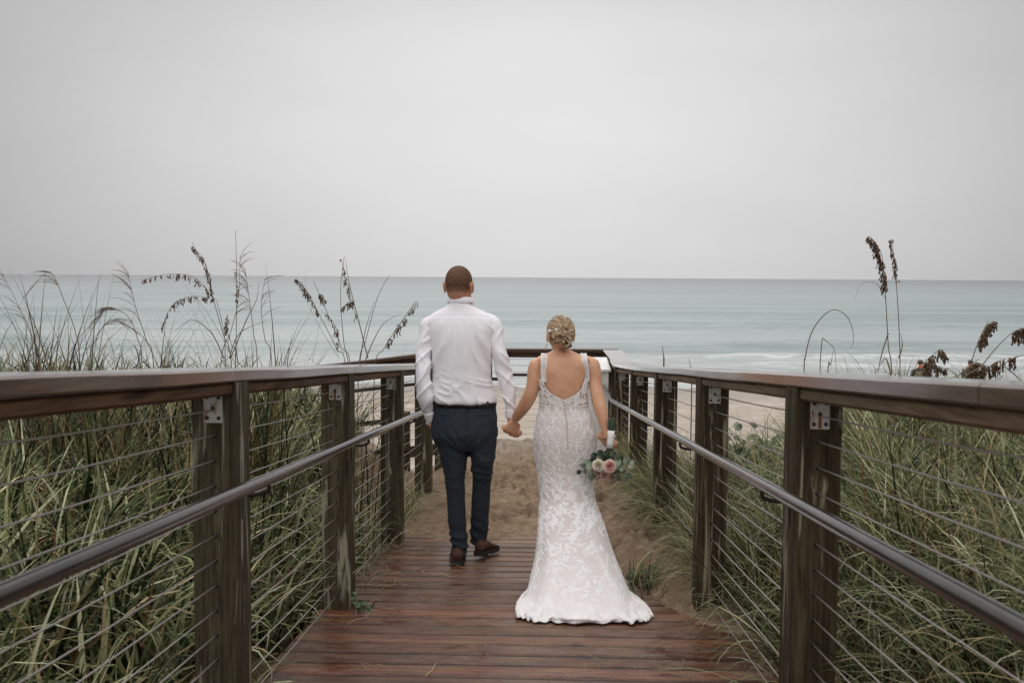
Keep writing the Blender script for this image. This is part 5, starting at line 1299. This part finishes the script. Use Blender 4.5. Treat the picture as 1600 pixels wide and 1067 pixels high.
# the tall wiry grass seen against the sea over the left cap
def wiry(name, label, seed, spots, cat='grass'):
    R = np.random.RandomState(seed); pts = []
    rt = []; H = []; Wd = []; AZ = []; LN = []; CU = []; CO = []
    for (px, top, n, Y) in spots:
        c = W(px, 570, Y); gz = float(ground(np.array([c.x]), np.array([c.y]), False)[0])
        tz = W(px, top, Y).z
        for i in range(n):
            rt.append((c.x+R.normal(0, .05), c.y+R.normal(0, .08), gz)); H.append((tz-gz)*R.uniform(.62, 1.08)); Wd.append(R.uniform(.005, .013))
            AZ.append(R.choice([0, PI])+R.normal(0, .7)); LN.append(abs(R.normal(.07, .07))); CU.append(abs(R.normal(1.25, .9))); CO.append(PAL[R.choice([0,1,4,4,5,7])]*R.uniform(.45, .9))
    co, q, cc = blades(np.array(rt), np.array(H), np.array(Wd), np.array(AZ), np.array(LN), np.array(CU), np.array(CO), 10)
    me = npmesh(name, co, q); setcol(me, cc); o = link(name, me, m_grass); return tag(o, label, cat, kind='stuff')
sp_ = []
R = np.random.RandomState(77)
for i in range(80):
    px = R.uniform(-30, 445); top = 475+R.normal(0, 30)
    if px < 120: top -= 30
    if 320 < px < 440: top -= 35
    sp_.append((px, top, R.randint(6, 14), R.uniform(5.0, 8.2)))
for px, top, n in ((60, 455, 8), (20, 440, 6), (110, 450, 8), (205, 455, 7), (175, 500, 10), (400, 425, 7), (385, 440, 8), (360, 450, 8), (545, 530, 9), (520, 560, 10), (580, 500, 5), (600, 450, 3), (560, 540, 6), (430,480,6), (8, 445, 7), (35, 470, 9), (75, 480, 9), (95, 500, 9), (130, 470, 7), (150, 520, 9), (190, 480, 7), (225, 500, 8), (20, 500, 12), (250, 520, 10), (285, 500, 8), (440, 520, 8)):
    sp_.append((px, top, n, R.uniform(6.0, 7.5)))
wiry('wiry_grass', 'tall wiry grass standing against the sea above the left cap', 78, sp_)

# ------------------------------------------------------------------ small leafy plants
def leafy(name, label, cat, loc, n, spread, rl, cols, seed, group=None, hz=.25):
    R = np.random.RandomState(seed); root = thing(name, label, cat, loc, group); L = MB(); Sx = MB(); loc = Vector(loc)
    for i in range(n):
        a = R.rand()*6.28; d = spread*math.sqrt(R.rand()); h = hz*R.uniform(.3, 1)
        tip = loc+Vector((math.cos(a)*d, math.sin(a)*d, h)); b = loc+Vector((math.cos(a)*d*.2, math.sin(a)*d*.2, 0))
        Sx.tube([b, b.lerp(tip, .5)+Vector((0,0,.02)), tip], .0018, 4)
        for j in range(3):
            p = b.lerp(tip, .5+.25*j); nn = Vector((R.normal(0,.6), R.normal(-.6,.5), 1)); leafdisc(L, p, nn, rl*R.uniform(.6,1.1), .8, col=tuple(np.array(cols[R.randint(len(cols))])*R.uniform(.7,1.3)))
    L.build('leaves', m_leaf, root, False); Sx.build('stem', m_stalk, root)
for i, (px, py, Y) in enumerate(((1160, 668, 9.0), (1200, 684, 8.2), (1180, 704, 7.8))):
    p = W(px, py, Y); g = float(ground(np.array([p.x]), np.array([p.y]), False)[0])
    leafy('sea_grape', ['round leaved sea grape farthest back beyond the right cables', 'round leaved sea grape nearest the sand gap on the right', 'lowest round leaved sea grape between the right posts'][i], 'shrub', (p.x, p.y, g), 15, .22, .05, [(.085,.12,.05),(.12,.15,.075),(.05,.075,.03)], 60+i, 'sea grapes beyond the right railing', hz=max(.2, p.z-g+.03))
leafy('seedling', 'small bright green seedling at the foot of the second left post', 'plant', (-.87, 4.72, -SLOPE*4.72), 6, .07, .018, [(.06,.095,.03),(.08,.12,.04)], 65, hz=.09)
p = W(1005, 895, 5.35); leafy('seedling', 'dark green weed growing on the sand to the right of the dress train', 'plant', (p.x, 5.35, float(ground(np.array([p.x]), np.array([5.35]))[0])), 16, .13, .014, [(.06,.09,.035),(.05,.07,.03)], 66, hz=.16)
def pl_w(R, n): return [(p.x+R.normal(0,.07), 5.4+R.normal(0,.12), 1) for i in range(n)]
o = tussocks('weed_grass', 'small tuft of green grass on the sand right of the dress', 26, 7, pl_w, .12, .28, 10, .004, .008, .35, .9, [.5,.3,.1,0,.1,0,0,0])
